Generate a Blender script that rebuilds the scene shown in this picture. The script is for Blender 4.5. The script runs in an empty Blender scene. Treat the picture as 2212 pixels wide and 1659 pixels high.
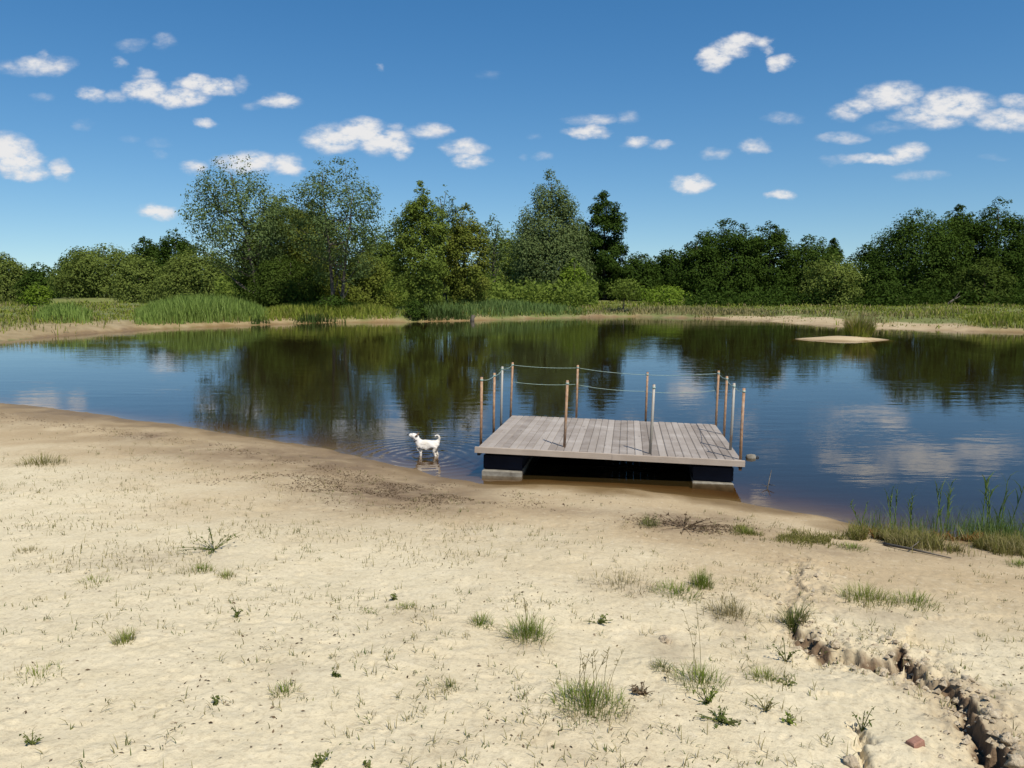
import bpy, math, random
import numpy as np
from mathutils import Vector, Matrix
random.seed(7)
RNG = np.random.default_rng(7)
SC = bpy.context.scene
COL = SC.collection

# ------------------------------------------------------------------ camera geometry
F, CX, CY, HOR, H = 1671.0, 1106.0, 829.5, 624.0, 2.5      # focal length and centre in survey pixels, eye height over the water
PITCH = math.atan((CY - HOR) / F)
CP, SP = math.cos(PITCH), math.sin(PITCH)

def ray(X, Y):
    a, b = (X - CX) / F, (CY - Y) / F
    return np.array([a, CP + b * SP, -SP + b * CP])

def gz(X, Y, z=0.0):
    d = ray(X, Y)
    t = (z - H) / d[2]
    return np.array([d[0] * t, d[1] * t, z])

def gd(X, Y, dep):
    d = ray(X, Y)
    t = dep / d[1]
    return np.array([d[0] * t, dep, H + d[2] * t])

def sm(a, b, x):
    t = np.clip((x - a) / (b - a), 0, 1)
    return t * t * (3 - 2 * t)

# ------------------------------------------------------------------ noise
def _hash(ix, iy, s):
    h = (ix.astype(np.int64) * 374761393 + iy.astype(np.int64) * 668265263 + s * 974711) & 0xffffffff
    h = ((h ^ (h >> 13)) * 1274126177) & 0xffffffff
    h = ((h ^ (h >> 16)) * 2246822519) & 0xffffffff
    return (h ^ (h >> 15)) & 0xffffffff

def perlin(x, y, s=0):
    ix, iy = np.floor(x), np.floor(y)
    fx, fy = x - ix, y - iy
    u, v = fx * fx * fx * (fx * (fx * 6 - 15) + 10), fy * fy * fy * (fy * (fy * 6 - 15) + 10)
    def g(dx, dy):
        a = _hash(ix + dx, iy + dy, s) / 4294967295.0 * 2 * np.pi
        return np.cos(a) * (fx - dx) + np.sin(a) * (fy - dy)
    a, b, c, d = g(0, 0), g(1, 0), g(0, 1), g(1, 1)
    return ((a + (b - a) * u) * (1 - v) + (c + (d - c) * u) * v) * 1.5

def fbm(x, y, s=0, o=4):
    r, a = 0, 1.0
    for i in range(o):
        r = r + a * perlin(x, y, s + i * 17)
        x, y, a = x * 2.03 + 1.7, y * 2.03 - 3.1, a * .5
    return r

def dimples(x, y, cell, rad, prob, s):
    """prints and pits: the depth 0..1 of the deepest of the jittered bowls round a point"""
    X, Y = x / cell, y / cell
    ix, iy = np.floor(X), np.floor(Y)
    out = np.zeros_like(x)
    for dx in (-1, 0, 1):
        for dy in (-1, 0, 1):
            jx, jy = ix + dx, iy + dy
            a = _hash(jx, jy, s) / 4294967295.0
            b = _hash(jx, jy, s + 1) / 4294967295.0
            c = _hash(jx, jy, s + 2) / 4294967295.0
            e = _hash(jx, jy, s + 3) / 4294967295.0
            th = e * 6.283
            qx, qy = (X - jx - a) * cell, (Y - jy - b) * cell
            u = qx * np.cos(th) + qy * np.sin(th)
            v = (-qx * np.sin(th) + qy * np.cos(th)) * 1.7
            r = np.sqrt(u * u + v * v) / (rad * (.6 + .8 * b))
            bowl = np.where(r < 1, (1 - r * r) ** 2, 0) - .35 * np.exp(-((r - 1.15) / .22) ** 2)
            out += np.where(c < prob, bowl, 0)
    return out

# ------------------------------------------------------------------ shorelines (z = 0) and terrain
NEAR = [(-95, 42), (-60, 39.5), (-30, 28)] + [tuple(gz(X, Y)[:2]) for X, Y in
        [(0, 870), (200, 893), (400, 921), (633, 957), (737, 977), (811, 993), (886, 1013), (971, 1034), (1040, 1044),
         (1200, 1051), (1330, 1055), (1450, 1064), (1590, 1084), (1700, 1103), (1830, 1130), (1920, 1145), (2050, 1160), (2212, 1172)]] + \
       [(6.2, 7.2), (10, 8.5), (25, 16), (45, 31), (60, 38), (95, 40)]
FAR = [(-95, 41.5), (-60, 40.5), (-40, 39)] + [tuple(gz(X, Y)[:2]) for X, Y in
       [(0, 737), (150, 724), (300, 713), (420, 707), (560, 702), (700, 697), (850, 696), (1000, 693), (1150, 688), (1370, 684),
        (1500, 688), (1640, 692), (1720, 699), (1830, 707), (1960, 711), (2080, 715), (2212, 718)]] + [(42, 44), (60, 39), (95, 41)]
NEAR, FAR = np.array(NEAR), np.array(FAR)

def sdist(x, y, P, closed=False):
    """distance to the polyline P, positive on its right-hand side"""
    best = np.full(x.shape, 1e9)
    sgn = np.ones(x.shape)
    par = np.zeros(x.shape)
    for i in range(len(P) - 1):
        a, b = P[i], P[i + 1]
        d = b - a
        L2 = d @ d
        t = np.clip(((x - a[0]) * d[0] + (y - a[1]) * d[1]) / L2, 0, 1)
        qx, qy = x - a[0] - t * d[0], y - a[1] - t * d[1]
        r = qx * qx + qy * qy
        m = r < best
        best = np.where(m, r, best)
        sgn = np.where(m, np.sign(d[1] * qx - d[0] * qy), sgn)
        par = np.where(m, i + t, par)
    return (np.sqrt(best), sgn, par) if closed else (np.sqrt(best), sgn)

CRACK = CRACK2 = np.array([(90.0, -90.0), (91.0, -90.0)])
ISLE = gz(1822, 729, .1)

def terrain(x, y, full=False):
    x, y = np.atleast_1d(np.asarray(x, float)), np.atleast_1d(np.asarray(y, float))
    wob = .12 * perlin(x * .9, y * .9, 3) + .05 * perlin(x * 2.7, y * 2.7, 4)
    ys = np.interp(x, NEAR[:, 0], NEAR[:, 1])
    yf = np.interp(x, FAR[:, 0], FAR[:, 1])
    d1, _ = sdist(x, y, NEAR)
    d1 = np.where(y < ys, d1, -d1) + wob
    d2, _ = sdist(x, y, FAR)
    d2 = np.where(y > yf, d2, -d2) + wob * 2
    slope = .052 + .058 * sm(-9, -1.5, x)
    zn = np.where(d1 > 0, slope * d1, d1 * .12)
    zn = np.where(zn > 0, .97 - .97 * np.log1p(np.exp((1 - zn / .97) * 9)) / 9, zn)
    zn = np.where(d1 > 0, zn - (.97 - .97 * np.log1p(np.exp(9.0)) / 9), np.maximum(zn, -2.5))
    sandy = sm(15, 20, x) * sm(29.5, 26, x)
    hb = .5 + .25 * perlin(x * .07, y * .07, 8)
    zf = np.where(d2 > 0, hb * (1 - np.exp(-d2 / (1.2 + 3.0 * sandy))) + .003 * np.minimum(d2, 60) + .05 * fbm(x * .5, y * .5, 9, 3) * sm(0, 2, d2), np.maximum(d2 * .15, -2.5))
    # the second pool behind the spit on the far left
    m = sm(95, 99, y) * sm(-38, -44, x) * sm(0, 6, np.minimum(148 + np.maximum(0, -x - 90) * 4, 268) - y)
    zf = zf - 1.8 * m
    # sand islet
    e = np.hypot((x - ISLE[0]) / 2.2, (y - ISLE[1]) / 1.35) + .12 * perlin(x * .8, y * .8, 12)
    zi = np.where(e < 1, .17 * (1 - e ** 2), -.35 * (e - 1))
    z = np.maximum(np.maximum(zn, zf), np.maximum(zi, -2.5))
    near = sm(22, 14, np.hypot(x, y)) * sm(.02, .5, d1)
    rough = (.020 * fbm(x * .55, y * .55, 21, 3) + .0045 * fbm(x * 3.1, y * 3.1, 22, 3) * sm(.4, 2.2, d1) + .0042 * fbm(x * 15, y * 15, 23, 2) * sm(.4, 2.2, d1))
    pits = .008 * dimples(x, y, .42, .15, .5, 31) * sm(1.0, 2.6, d1) + .006 * dimples(x, y, .17, .05, .4, 41) * sm(.8, 2.0, d1)
    z = z + near * (rough - pits)
    # the broken bank edge on the near right
    wx, wy = x + .05 * perlin(x * 5, y * 5, 51) + .032 * fbm(x * 15, y * 15, 52, 3), y + .05 * perlin(x * 5, y * 5, 53) + .032 * fbm(x * 15, y * 15, 54, 3)
    box = (np.hypot(x - 2.4, y - 4.2) < 4.5)
    dc, dd, par = np.full(x.shape, 9.0), np.full(x.shape, 9.0), np.zeros(x.shape)
    if box.any():
        r, s, q = sdist(wx[box], wy[box], CRACK, True)
        dc[box] = -r * s
        par[box] = q
        r, s = sdist(wx[box], wy[box], CRACK2)
        dd[box] = r
    seg = np.interp(par, np.arange(16), [0, .05, .25, .8, 1, .5, .45, .9, 1, .8, .85, .9, 1, 1, 1, 1]) * (.75 + .5 * perlin(x * 3.1, y * 3.1, 55))
    amp = (.008 + .062 * seg) * sm(7.4, 6.0, y)
    fade = np.where(dc < 0, np.exp(-np.maximum(-dc - .03, 0) / .7), 1)
    gap = np.exp(-(np.minimum(dc + .03, 9) / .022) ** 2) * seg * sm(-.35, .2, perlin(x * 6, y * 6, 56) + .1)
    z = z + near * np.where(dc < 0, -amp * fade * sm(-.002, -.03, dc), 0) - near * np.maximum(gap, 0) * .045 * sm(7.4, 6.0, y) + near * .018 * sm(.5, 0, dc) * (dc > 0) * (1 + fbm(x * 5, y * 5, 57, 3))
    rub = np.exp(-(dc / .28) ** 2) * near
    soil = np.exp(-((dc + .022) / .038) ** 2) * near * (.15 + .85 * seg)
    z = z + rub * (.016 * fbm(x * 9, y * 9, 58, 3) + .011 * fbm(x * 24, y * 24, 59, 3)) + soil * .02 * fbm(x * 18, y * 18, 60, 3) - near * .06 * np.exp(-(dd / .022) ** 2)
    if not full:
        return z
    return z, d1, d2, sandy, m, e, rub, soil

def zt(x, y):
    return float(terrain(x, y)[0])

def on(X, Y):
    """the point of the ground seen at survey pixel X, Y"""
    z = .9 if Y > 1200 else (.3 if Y > 840 else .5)
    for _ in range(14):
        p = gz(X, Y, z)
        z = .5 * z + .5 * zt(p[0], p[1])
    p[2] = zt(p[0], p[1])
    return p

_c = np.array([on(X, Y)[:2] for X, Y in [(1738, 1225), (1728, 1290), (1712, 1345), (1740, 1362), (1780, 1402), (1830, 1412), (1925, 1436),
               (1945, 1398), (1985, 1446), (2030, 1480), (2075, 1497), (2105, 1514), (2108, 1555), (2148, 1602), (2200, 1662), (2260, 1740)]])
_d = np.array([on(X, Y)[:2] for X, Y in [(1853, 1560), (1862, 1600), (1876, 1640), (1890, 1690)]])
CRACK, CRACK2 = _c, _d

# ------------------------------------------------------------------ mesh helpers
def mesh_np(name, V, quads=None, tris=None, tint=None, smooth=False):
    me = bpy.data.meshes.new(name)
    V = np.asarray(V, np.float32)
    me.vertices.add(len(V))
    me.vertices.foreach_set('co', V.ravel())
    parts, st, tot = [], [], []
    off = 0
    for A, k in ((quads, 4), (tris, 3)):
        if A is not None and len(A):
            A = np.asarray(A, np.int32)
            parts.append(A.ravel())
            st.append(off + np.arange(len(A), dtype=np.int32) * k)
            off += A.size
    L = np.concatenate(parts)
    me.loops.add(len(L))
    me.loops.foreach_set('vertex_index', L)
    st = np.concatenate(st)
    me.polygons.add(len(st))
    me.polygons.foreach_set('loop_start', st)
    me.polygons.foreach_set('use_smooth', np.full(len(st), bool(smooth)))
    if tint is not None:
        a = me.attributes.new('tint', 'FLOAT', 'FACE')
        a.data.foreach_set('value', np.asarray(tint, np.float32))
    me.update()
    me.validate()
    return me

def link(name, me, mat=None, parent=None):
    o = bpy.data.objects.new(name, me)
    COL.objects.link(o)
    if mat is not None:
        me.materials.append(mat)
    if parent is not None:
        o.parent = parent
    return o

def tag(o, label=None, cat=None, group=None, kind=None):
    for k, v in (('label', label), ('category', cat), ('group', group), ('kind', kind)):
        if v:
            o[k] = v
    return o

def empty(name, loc):
    o = bpy.data.objects.new(name, None)
    o.location = loc
    o.empty_display_size = .2
    COL.objects.link(o)
    return o

class MB:
    """collects boxes and tubes for one mesh"""
    def __init__(s):
        s.V, s.Q, s.T, s.tint, s.n = [], [], [], [], 0
    def add(s, V, Q, T=None, t=.5):
        V = np.asarray(V, float)
        s.V.append(V)
        s.Q.append(np.asarray(Q, int).reshape(-1, 4) + s.n)
        s.tint += [t] * len(s.Q[-1])
        s.n += len(V)
    def box(s, a, b, t=.5, bev=0.0):
        (x0, y0, z0), (x1, y1, z1) = a, b
        e = bev
        if e <= 0:
            V = [(x0, y0, z0), (x1, y0, z0), (x1, y1, z0), (x0, y1, z0), (x0, y0, z1), (x1, y0, z1), (x1, y1, z1), (x0, y1, z1)]
            s.add(V, [(0, 3, 2, 1), (4, 5, 6, 7), (0, 1, 5, 4), (1, 2, 6, 5), (2, 3, 7, 6), (3, 0, 4, 7)], t=t)
        else:
            V = [(x0, y0, z0), (x1, y0, z0), (x1, y1, z0), (x0, y1, z0), (x0, y0, z1 - e), (x1, y0, z1 - e), (x1, y1, z1 - e), (x0, y1, z1 - e),
                 (x0 + e, y0 + e, z1), (x1 - e, y0 + e, z1), (x1 - e, y1 - e, z1), (x0 + e, y1 - e, z1)]
            s.add(V, [(0, 3, 2, 1), (8, 9, 10, 11), (0, 1, 5, 4), (1, 2, 6, 5), (2, 3, 7, 6), (3, 0, 4, 7),
                      (4, 5, 9, 8), (5, 6, 10, 9), (6, 7, 11, 10), (7, 4, 8, 11)], t=t)
    def tube(s, P, R, k=6, t=.5, cap=True):
        P = np.asarray(P, float)
        R = np.broadcast_to(np.asarray(R, float), (len(P),))
        T = np.gradient(P, axis=0)
        T /= np.linalg.norm(T, axis=1)[:, None] + 1e-12
        ref = np.array([0, 0, 1.0]) if abs(T[:, 2]).mean() < .8 else np.array([1.0, 0, 0])
        A = np.cross(T, ref)
        A /= np.linalg.norm(A, axis=1)[:, None] + 1e-12
        B = np.cross(T, A)
        th = np.arange(k) * 2 * np.pi / k
        V = (P[:, None] + R[:, None, None] * (np.cos(th)[None, :, None] * A[:, None] + np.sin(th)[None, :, None] * B[:, None])).reshape(-1, 3)
        n = len(P)
        Q = [(i * k + j, i * k + (j + 1) % k, (i + 1) * k + (j + 1) % k, (i + 1) * k + j) for i in range(n - 1) for j in range(k)]
        if cap:
            V = np.vstack([V, P[:1], P[-1:]])
            c0, c1 = n * k, n * k + 1
            for j in range(0, k, 2):
                Q.append((c0, (j + 2) % k, (j + 1) % k, j))
                b = (n - 1) * k
                Q.append((c1, b + j, b + (j + 1) % k, b + (j + 2) % k))
        s.add(V, Q, t=t)
    def mesh(s, name, smooth=False):
        return mesh_np(name, np.vstack(s.V), quads=np.vstack(s.Q), tint=s.tint, smooth=smooth)
    def build(s, name, mat, parent=None, smooth=False):
        return link(name, s.mesh(name, smooth), mat, parent)

# ------------------------------------------------------------------ materials
def new_mat(name):
    m = bpy.data.materials.new(name)
    m.use_nodes = True
    nt = m.node_tree
    nt.nodes.clear()
    out = nt.nodes.new('ShaderNodeOutputMaterial')
    return m, nt, out

def N(nt, typ, **kw):
    n = nt.nodes.new(typ)
    for k, v in kw.items():
        if k in ('inp',):
            for a, b in v.items():
                n.inputs[a].default_value = b
        else:
            setattr(n, k, v)
    return n

def ramp(nt, fac, stops):
    r = nt.nodes.new('ShaderNodeValToRGB')
    el = r.color_ramp.elements
    while len(el) < len(stops):
        el.new(.5)
    for e, (p, c) in zip(el, stops):
        e.position = p
        e.color = (*c, 1)
    nt.links.new(fac, r.inputs[0])
    return r.outputs[0]

def mix(nt, f, a, b, typ='MIX'):
    n = N(nt, 'ShaderNodeMix', data_type='RGBA', blend_type=typ)
    if isinstance(f, float):
        n.inputs[0].default_value = f
    else:
        nt.links.new(f, n.inputs[0])
    for v, i in ((a, 6), (b, 7)):
        if isinstance(v, tuple):
            n.inputs[i].default_value = (*v, 1)
        else:
            nt.links.new(v, n.inputs[i])
    return n.outputs[2]

def mth(nt, op, a, b=None, c=None, clamp=False):
    n = N(nt, 'ShaderNodeMath', operation=op, use_clamp=clamp)
    for i, v in enumerate((a, b, c)):
        if v is None:
            continue
        if isinstance(v, (int, float)):
            n.inputs[i].default_value = v
        else:
            nt.links.new(v, n.inputs[i])
    return n.outputs[0]

def noise(nt, co, scale, detail=3, rough=.55, dist=0.0, mapping=None):
    n = N(nt, 'ShaderNodeTexNoise', inp={'Scale': scale, 'Detail': detail, 'Roughness': rough, 'Distortion': dist})
    if mapping is not None:
        mp = N(nt, 'ShaderNodeMapping', inp={'Scale': mapping})
        nt.links.new(co, mp.inputs['Vector'])
        co = mp.outputs[0]
    nt.links.new(co, n.inputs['Vector'])
    return n.outputs['Fac']

def attr(nt, name, out='Fac'):
    return N(nt, 'ShaderNodeAttribute', attribute_name=name).outputs[out]

def leaf_mat(name, c0, c1, c2, trans=.35, gloss=.04):
    m, nt, out = new_mat(name)
    col = ramp(nt, attr(nt, 'tint'), [(0.0, c0), (.55, c1), (1.0, c2)])
    d = N(nt, 'ShaderNodeBsdfDiffuse')
    t = N(nt, 'ShaderNodeBsdfTranslucent')
    g = N(nt, 'ShaderNodeBsdfGlossy', inp={'Roughness': .45})
    nt.links.new(col, d.inputs[0])
    nt.links.new(mix(nt, .5, col, (1.0, 1.0, .35), 'MULTIPLY'), t.inputs[0])
    s = N(nt, 'ShaderNodeMixShader', inp={0: trans})
    nt.links.new(d.outputs[0], s.inputs[1])
    nt.links.new(t.outputs[0], s.inputs[2])
    s2 = N(nt, 'ShaderNodeMixShader', inp={0: gloss})
    nt.links.new(s.outputs[0], s2.inputs[1])
    nt.links.new(g.outputs[0], s2.inputs[2])
    nt.links.new(s2.outputs[0], out.inputs[0])
    return m

def pbr(name, col=None, rough=.7, build=None, metal=0.0, bump=None):
    m, nt, out = new_mat(name)
    p = N(nt, 'ShaderNodeBsdfPrincipled', inp={'Roughness': rough, 'Metallic': metal})
    if isinstance(col, tuple):
        p.inputs['Base Color'].default_value = (*col, 1)
    if build:
        build(nt, p)
    nt.links.new(p.outputs[0], out.inputs[0])
    return m

def add_bump(nt, p, h, strength=.3, dist=.01):
    b = N(nt, 'ShaderNodeBump', inp={'Strength': strength, 'Distance': dist})
    nt.links.new(h, b.inputs['Height'])
    nt.links.new(b.outputs[0], p.inputs['Normal'])

def geo_pos(nt):
    return N(nt, 'ShaderNodeNewGeometry').outputs['Position']

def obj_co(nt):
    return N(nt, 'ShaderNodeTexCoord').outputs['Object']

# bark, wood, rust ...
def b_bark(nt, p):
    co = obj_co(nt)
    f = noise(nt, co, 6, 4, mapping=(1, 1, .25))
    nt.links.new(ramp(nt, f, [(.3, (.035, .028, .02)), (.7, (.12, .10, .075))]), p.inputs['Base Color'])
    add_bump(nt, p, f, .6, .05)
BARK = pbr('bark', rough=.9, build=b_bark)

def b_deck(nt, p):
    co = obj_co(nt)
    g = noise(nt, co, 30, 5, .65, mapping=(1, .06, 1))
    w = noise(nt, co, 2.2, 4, .6)
    c = ramp(nt, attr(nt, 'tint'), [(0, (.195, .158, .120)), (.5, (.275, .230, .182)), (1, (.355, .305, .248))])
    c = mix(nt, mth(nt, 'MULTIPLY', g, .55), c, (.19, .15, .13))
    c = mix(nt, mth(nt, 'MULTIPLY', mth(nt, 'SUBTRACT', w, .45, clamp=True), 1.8, clamp=True), c, (.47, .42, .365))
    k = noise(nt, co, 8, 2, .5, mapping=(1.6, .55, 1))
    c = mix(nt, mth(nt, 'MULTIPLY', mth(nt, 'SUBTRACT', k, .66, clamp=True), 5.0, clamp=True), c, (.10, .075, .055))
    nt.links.new(c, p.inputs['Base Color'])
    add_bump(nt, p, g, .5, .004)
DECK = pbr('weathered_planks', rough=.85, build=b_deck)

def b_rim(nt, p):
    co = obj_co(nt)
    g = noise(nt, co, 26, 5, .65, mapping=(.06, 1, 1))
    w = noise(nt, co, 3.0, 4, .6)
    c = mix(nt, mth(nt, 'MULTIPLY', g, .7), (.40, .325, .255), (.17, .125, .09))
    c = mix(nt, mth(nt, 'SUBTRACT', w, .42, clamp=True), c, (.52, .44, .355))
    nt.links.new(c, p.inputs['Base Color'])
    add_bump(nt, p, g, .5, .004)
RIM = pbr('rim_board_wood', rough=.85, build=b_rim)

def b_rust(lo, hi):
    def b(nt, p):
        co = obj_co(nt)
        f = noise(nt, co, 5, 5, .7, mapping=(1, 1, .5))
        s = N(nt, 'ShaderNodeMapRange', inp={'From Min': lo, 'From Max': hi})
        nt.links.new(f, s.inputs[0])
        r = ramp(nt, noise(nt, co, 22, 4), [(.3, (.22, .11, .055)), (.7, (.40, .245, .135))])
        c = mix(nt, s.outputs[0], (.32, .295, .25), r)
        nt.links.new(c, p.inputs['Base Color'])
    return b
RUST = pbr('rusty_pipe', rough=.75, build=b_rust(.30, .46))
GALV = pbr('grey_pipe', rough=.6, build=b_rust(.55, .75), metal=.15)

def b_rope(nt, p):
    nt.links.new(ramp(nt, noise(nt, obj_co(nt), 60, 2), [(.3, (.16, .24, .20)), (.7, (.33, .40, .34))]), p.inputs['Base Color'])
ROPE = pbr('rope', rough=.9, build=b_rope)

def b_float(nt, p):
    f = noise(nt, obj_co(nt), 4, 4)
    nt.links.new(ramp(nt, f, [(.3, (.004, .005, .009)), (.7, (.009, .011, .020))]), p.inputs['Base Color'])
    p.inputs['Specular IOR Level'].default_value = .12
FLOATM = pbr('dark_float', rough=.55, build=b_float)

def b_band(nt, p):
    f = noise(nt, obj_co(nt), 9, 4)
    nt.links.new(ramp(nt, f, [(.3, (.09, .075, .055)), (.7, (.25, .225, .175))]), p.inputs['Base Color'])
BAND = pbr('pale_float_foot', rough=.9, build=b_band)

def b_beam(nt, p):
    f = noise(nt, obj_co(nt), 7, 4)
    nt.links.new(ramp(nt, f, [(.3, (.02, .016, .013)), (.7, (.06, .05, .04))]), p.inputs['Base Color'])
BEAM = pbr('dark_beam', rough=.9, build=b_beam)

# sand, bank and lake bed: one ground
def ground_mat():
    m, nt, out = new_mat('sand_and_turf')
    p = N(nt, 'ShaderNodeBsdfPrincipled', inp={'Roughness': .95})
    p.inputs['Specular IOR Level'].default_value = .15
    co = geo_pos(nt)
    zone = N(nt, 'ShaderNodeAttribute', attribute_name='zone')
    sep = N(nt, 'ShaderNodeSeparateColor')
    nt.links.new(zone.outputs['Color'], sep.inputs[0])
    wet, grass, pale = sep.outputs
    extra = attr(nt, 'stain')
    big = noise(nt, co, .7, 4, .6)
    mid = noise(nt, co, 4.0, 5, .6)
    fine = noise(nt, co, 45, 4, .7)
    grit = noise(nt, co, 160, 3, .7)
    tan = mix(nt, big, (.37, .272, .150), (.47, .362, .220))
    pal = mix(nt, mid, (.50, .412, .252), (.65, .558, .382))
    f = mth(nt, 'ADD', pale, mth(nt, 'MULTIPLY', mth(nt, 'SUBTRACT', big, .5), 1.7), clamp=True)
    c = mix(nt, f, tan, pal)
    med = noise(nt, co, 16, 4, .65)
    c = mix(nt, mth(nt, 'MULTIPLY', mth(nt, 'SUBTRACT', fine, .5, clamp=True), 2.2, clamp=True), c, (.26, .195, .115))
    c = mix(nt, mth(nt, 'MULTIPLY', mth(nt, 'SUBTRACT', med, .56, clamp=True), 2.6, clamp=True), c, (.25, .18, .10))
    c = mix(nt, mth(nt, 'MULTIPLY', mth(nt, 'SUBTRACT', .42, med, clamp=True), 2.4, clamp=True), c, (.70, .62, .46))
    spk = N(nt, 'ShaderNodeMapRange', inp={'From Min': .64, 'From Max': .72})
    nt.links.new(grit, spk.inputs[0])
    c = mix(nt, mth(nt, 'MULTIPLY', spk.outputs[0], .5), c, (.10, .075, .05))
    # wet, brown sand at the waterline and under the water
    c = mix(nt, wet, c, mix(nt, mid, (.14, .088, .036), (.25, .165, .072)))
    # dry leaf litter and dead roots on the sand
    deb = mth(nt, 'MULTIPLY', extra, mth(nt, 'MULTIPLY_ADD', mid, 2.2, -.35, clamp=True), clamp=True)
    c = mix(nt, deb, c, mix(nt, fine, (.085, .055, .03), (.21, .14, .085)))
    # turf
    gr = mix(nt, big, (.10, .125, .03), (.20, .19, .07))
    gr = mix(nt, mth(nt, 'SUBTRACT', mid, .35, clamp=True), gr, (.065, .085, .02))
    c = mix(nt, grass, c, gr)
    nt.links.new(c, p.inputs['Base Color'])
    rr = N(nt, 'ShaderNodeMapRange', inp={'To Min': .95, 'To Max': .45})
    nt.links.new(wet, rr.inputs[0])
    nt.links.new(rr.outputs[0], p.inputs['Roughness'])
    h = mth(nt, 'ADD', mth(nt, 'MULTIPLY', fine, .7), mth(nt, 'MULTIPLY', grit, .3))
    add_bump(nt, p, h, .55, .02)
    nt.links.new(p.outputs[0], out.inputs[0])
    return m

# ------------------------------------------------------------------ the ground
def build_ground():
    az = np.radians(np.concatenate([np.linspace(-180, -44, 40, endpoint=False), np.linspace(-44, 44, 860, endpoint=False), np.linspace(44, 180, 40, endpoint=False)]))
    r = np.concatenate([np.geomspace(.5, 2.0, 40, endpoint=False), np.geomspace(2.0, 13, 500, endpoint=False), np.geomspace(13, 260, 330, endpoint=False), np.geomspace(260, 4000, 40)])
    A, R = np.meshgrid(az, r)
    x, y = (np.sin(A) * R).ravel(), (np.cos(A) * R).ravel()
    z, d1, d2, sandy, m, e, rub, soil = terrain(x, y, True)
    far = d2 > -.5
    nz = fbm(x * .35, y * .35, 71, 4)
    nz2 = fbm(x * 1.3, y * 1.3, 72, 4)
    wet = np.where(far, np.maximum(sm(.24, .03, z + .12 * nz + .15 * sandy), (.5 - .25 * sandy) * sm(4.5, .8, d2 + 1.2 * nz)), sm(.075, .0, z + .03 * nz2))
    wet = np.maximum(wet,  .68 * sm(3.1, .1, d1 + .7 * nz) * sm(.6, -1.2, x) * sm(-.5, .6, nz2 + .25))
    wet = np.where(e < 1.05, sm(.05, 0, z), wet)
    pale = np.where(far, .0 + .12 * sandy, sm(1.6, 4.6, d1 + .8 * nz) * (1 - .35 * np.clip(rub, 0, 1)))
    g = np.where(far & (e > 1.2), sm(-.1, .9, (d2 - .3) * .9 + nz * .9 - sandy * 2.4 * sm(11, 5, d2) + .25), 0)
    gl = sm(-10, -16, x) * sm(6.5, 1.5, d2) * (d2 > 0)
    g = g * (1 - .85 * gl)
    stain = np.zeros_like(x)
    for X, Y, rx, ry, s in ((860, 1062, 190, 34, 1.), (620, 985, 260, 22, .8), (740, 1010, 150, 22, .8), (315, 943, 60, 10, .8), (1470, 1130, 110, 22, 1.), (1620, 1150, 120, 20, .55),
                            (980, 1085, 120, 26, .6), (1230, 1105, 160, 10, .5), (1560, 1122, 60, 14, .6), (1800, 1185, 160, 14, .5), (2050, 1195, 150, 16, .45), (100, 900, 190, 12, .45), (1350, 1268, 120, 22, .4), (1585, 1345, 80, 34, .45), (1290, 1545, 90, 16, .35), (1140, 1390, 60, 14, .35), (880, 1330, 90, 14, .25),
                            (600, 1445, 60, 20, .25), (1440, 1400, 50, 30, .5), (940, 1620, 90, 26, .22), (330, 1210, 160, 26, .3), (1930, 1330, 120, 16, .35), (1250, 1640, 80, 20, .22)):
        p = on(X, Y)
        q = on(X, Y - ry)
        kx, ky = rx * p[1] / F, abs(q[1] - p[1]) + .02
        stain = np.maximum(stain, s * np.exp(-(((x - p[0]) / kx) ** 2 + ((y - p[1]) / ky) ** 2) * .9) * (1 - far))
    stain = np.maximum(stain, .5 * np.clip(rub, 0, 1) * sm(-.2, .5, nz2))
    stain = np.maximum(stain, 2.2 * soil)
    n, k = len(r), len(az)
    idx = np.arange(n * k).reshape(n, k)
    nxt = np.roll(idx, -1, axis=1)
    Q = np.stack([idx[:-1], nxt[:-1], nxt[1:], idx[1:]], -1).reshape(-1, 4)[:, ::-1]
    V = np.stack([x, y, z], -1)
    V = np.vstack([V, [[0, 0, float(z[:k].mean())]]])
    T = np.stack([np.full(k, n * k), nxt[0], idx[0]], -1)[:, ::-1]
    me = mesh_np('ground', V, quads=Q, tris=T, smooth=True)
    ca = me.attributes.new('zone', 'FLOAT_COLOR', 'POINT')
    C = np.stack([wet, g, pale, np.ones_like(x)], -1)
    C = np.vstack([C, C[:1]]).astype(np.float32)
    ca.data.foreach_set('color', C.ravel())
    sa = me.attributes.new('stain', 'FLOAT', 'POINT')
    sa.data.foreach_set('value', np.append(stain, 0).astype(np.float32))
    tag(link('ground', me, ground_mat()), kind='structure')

build_ground()

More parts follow.
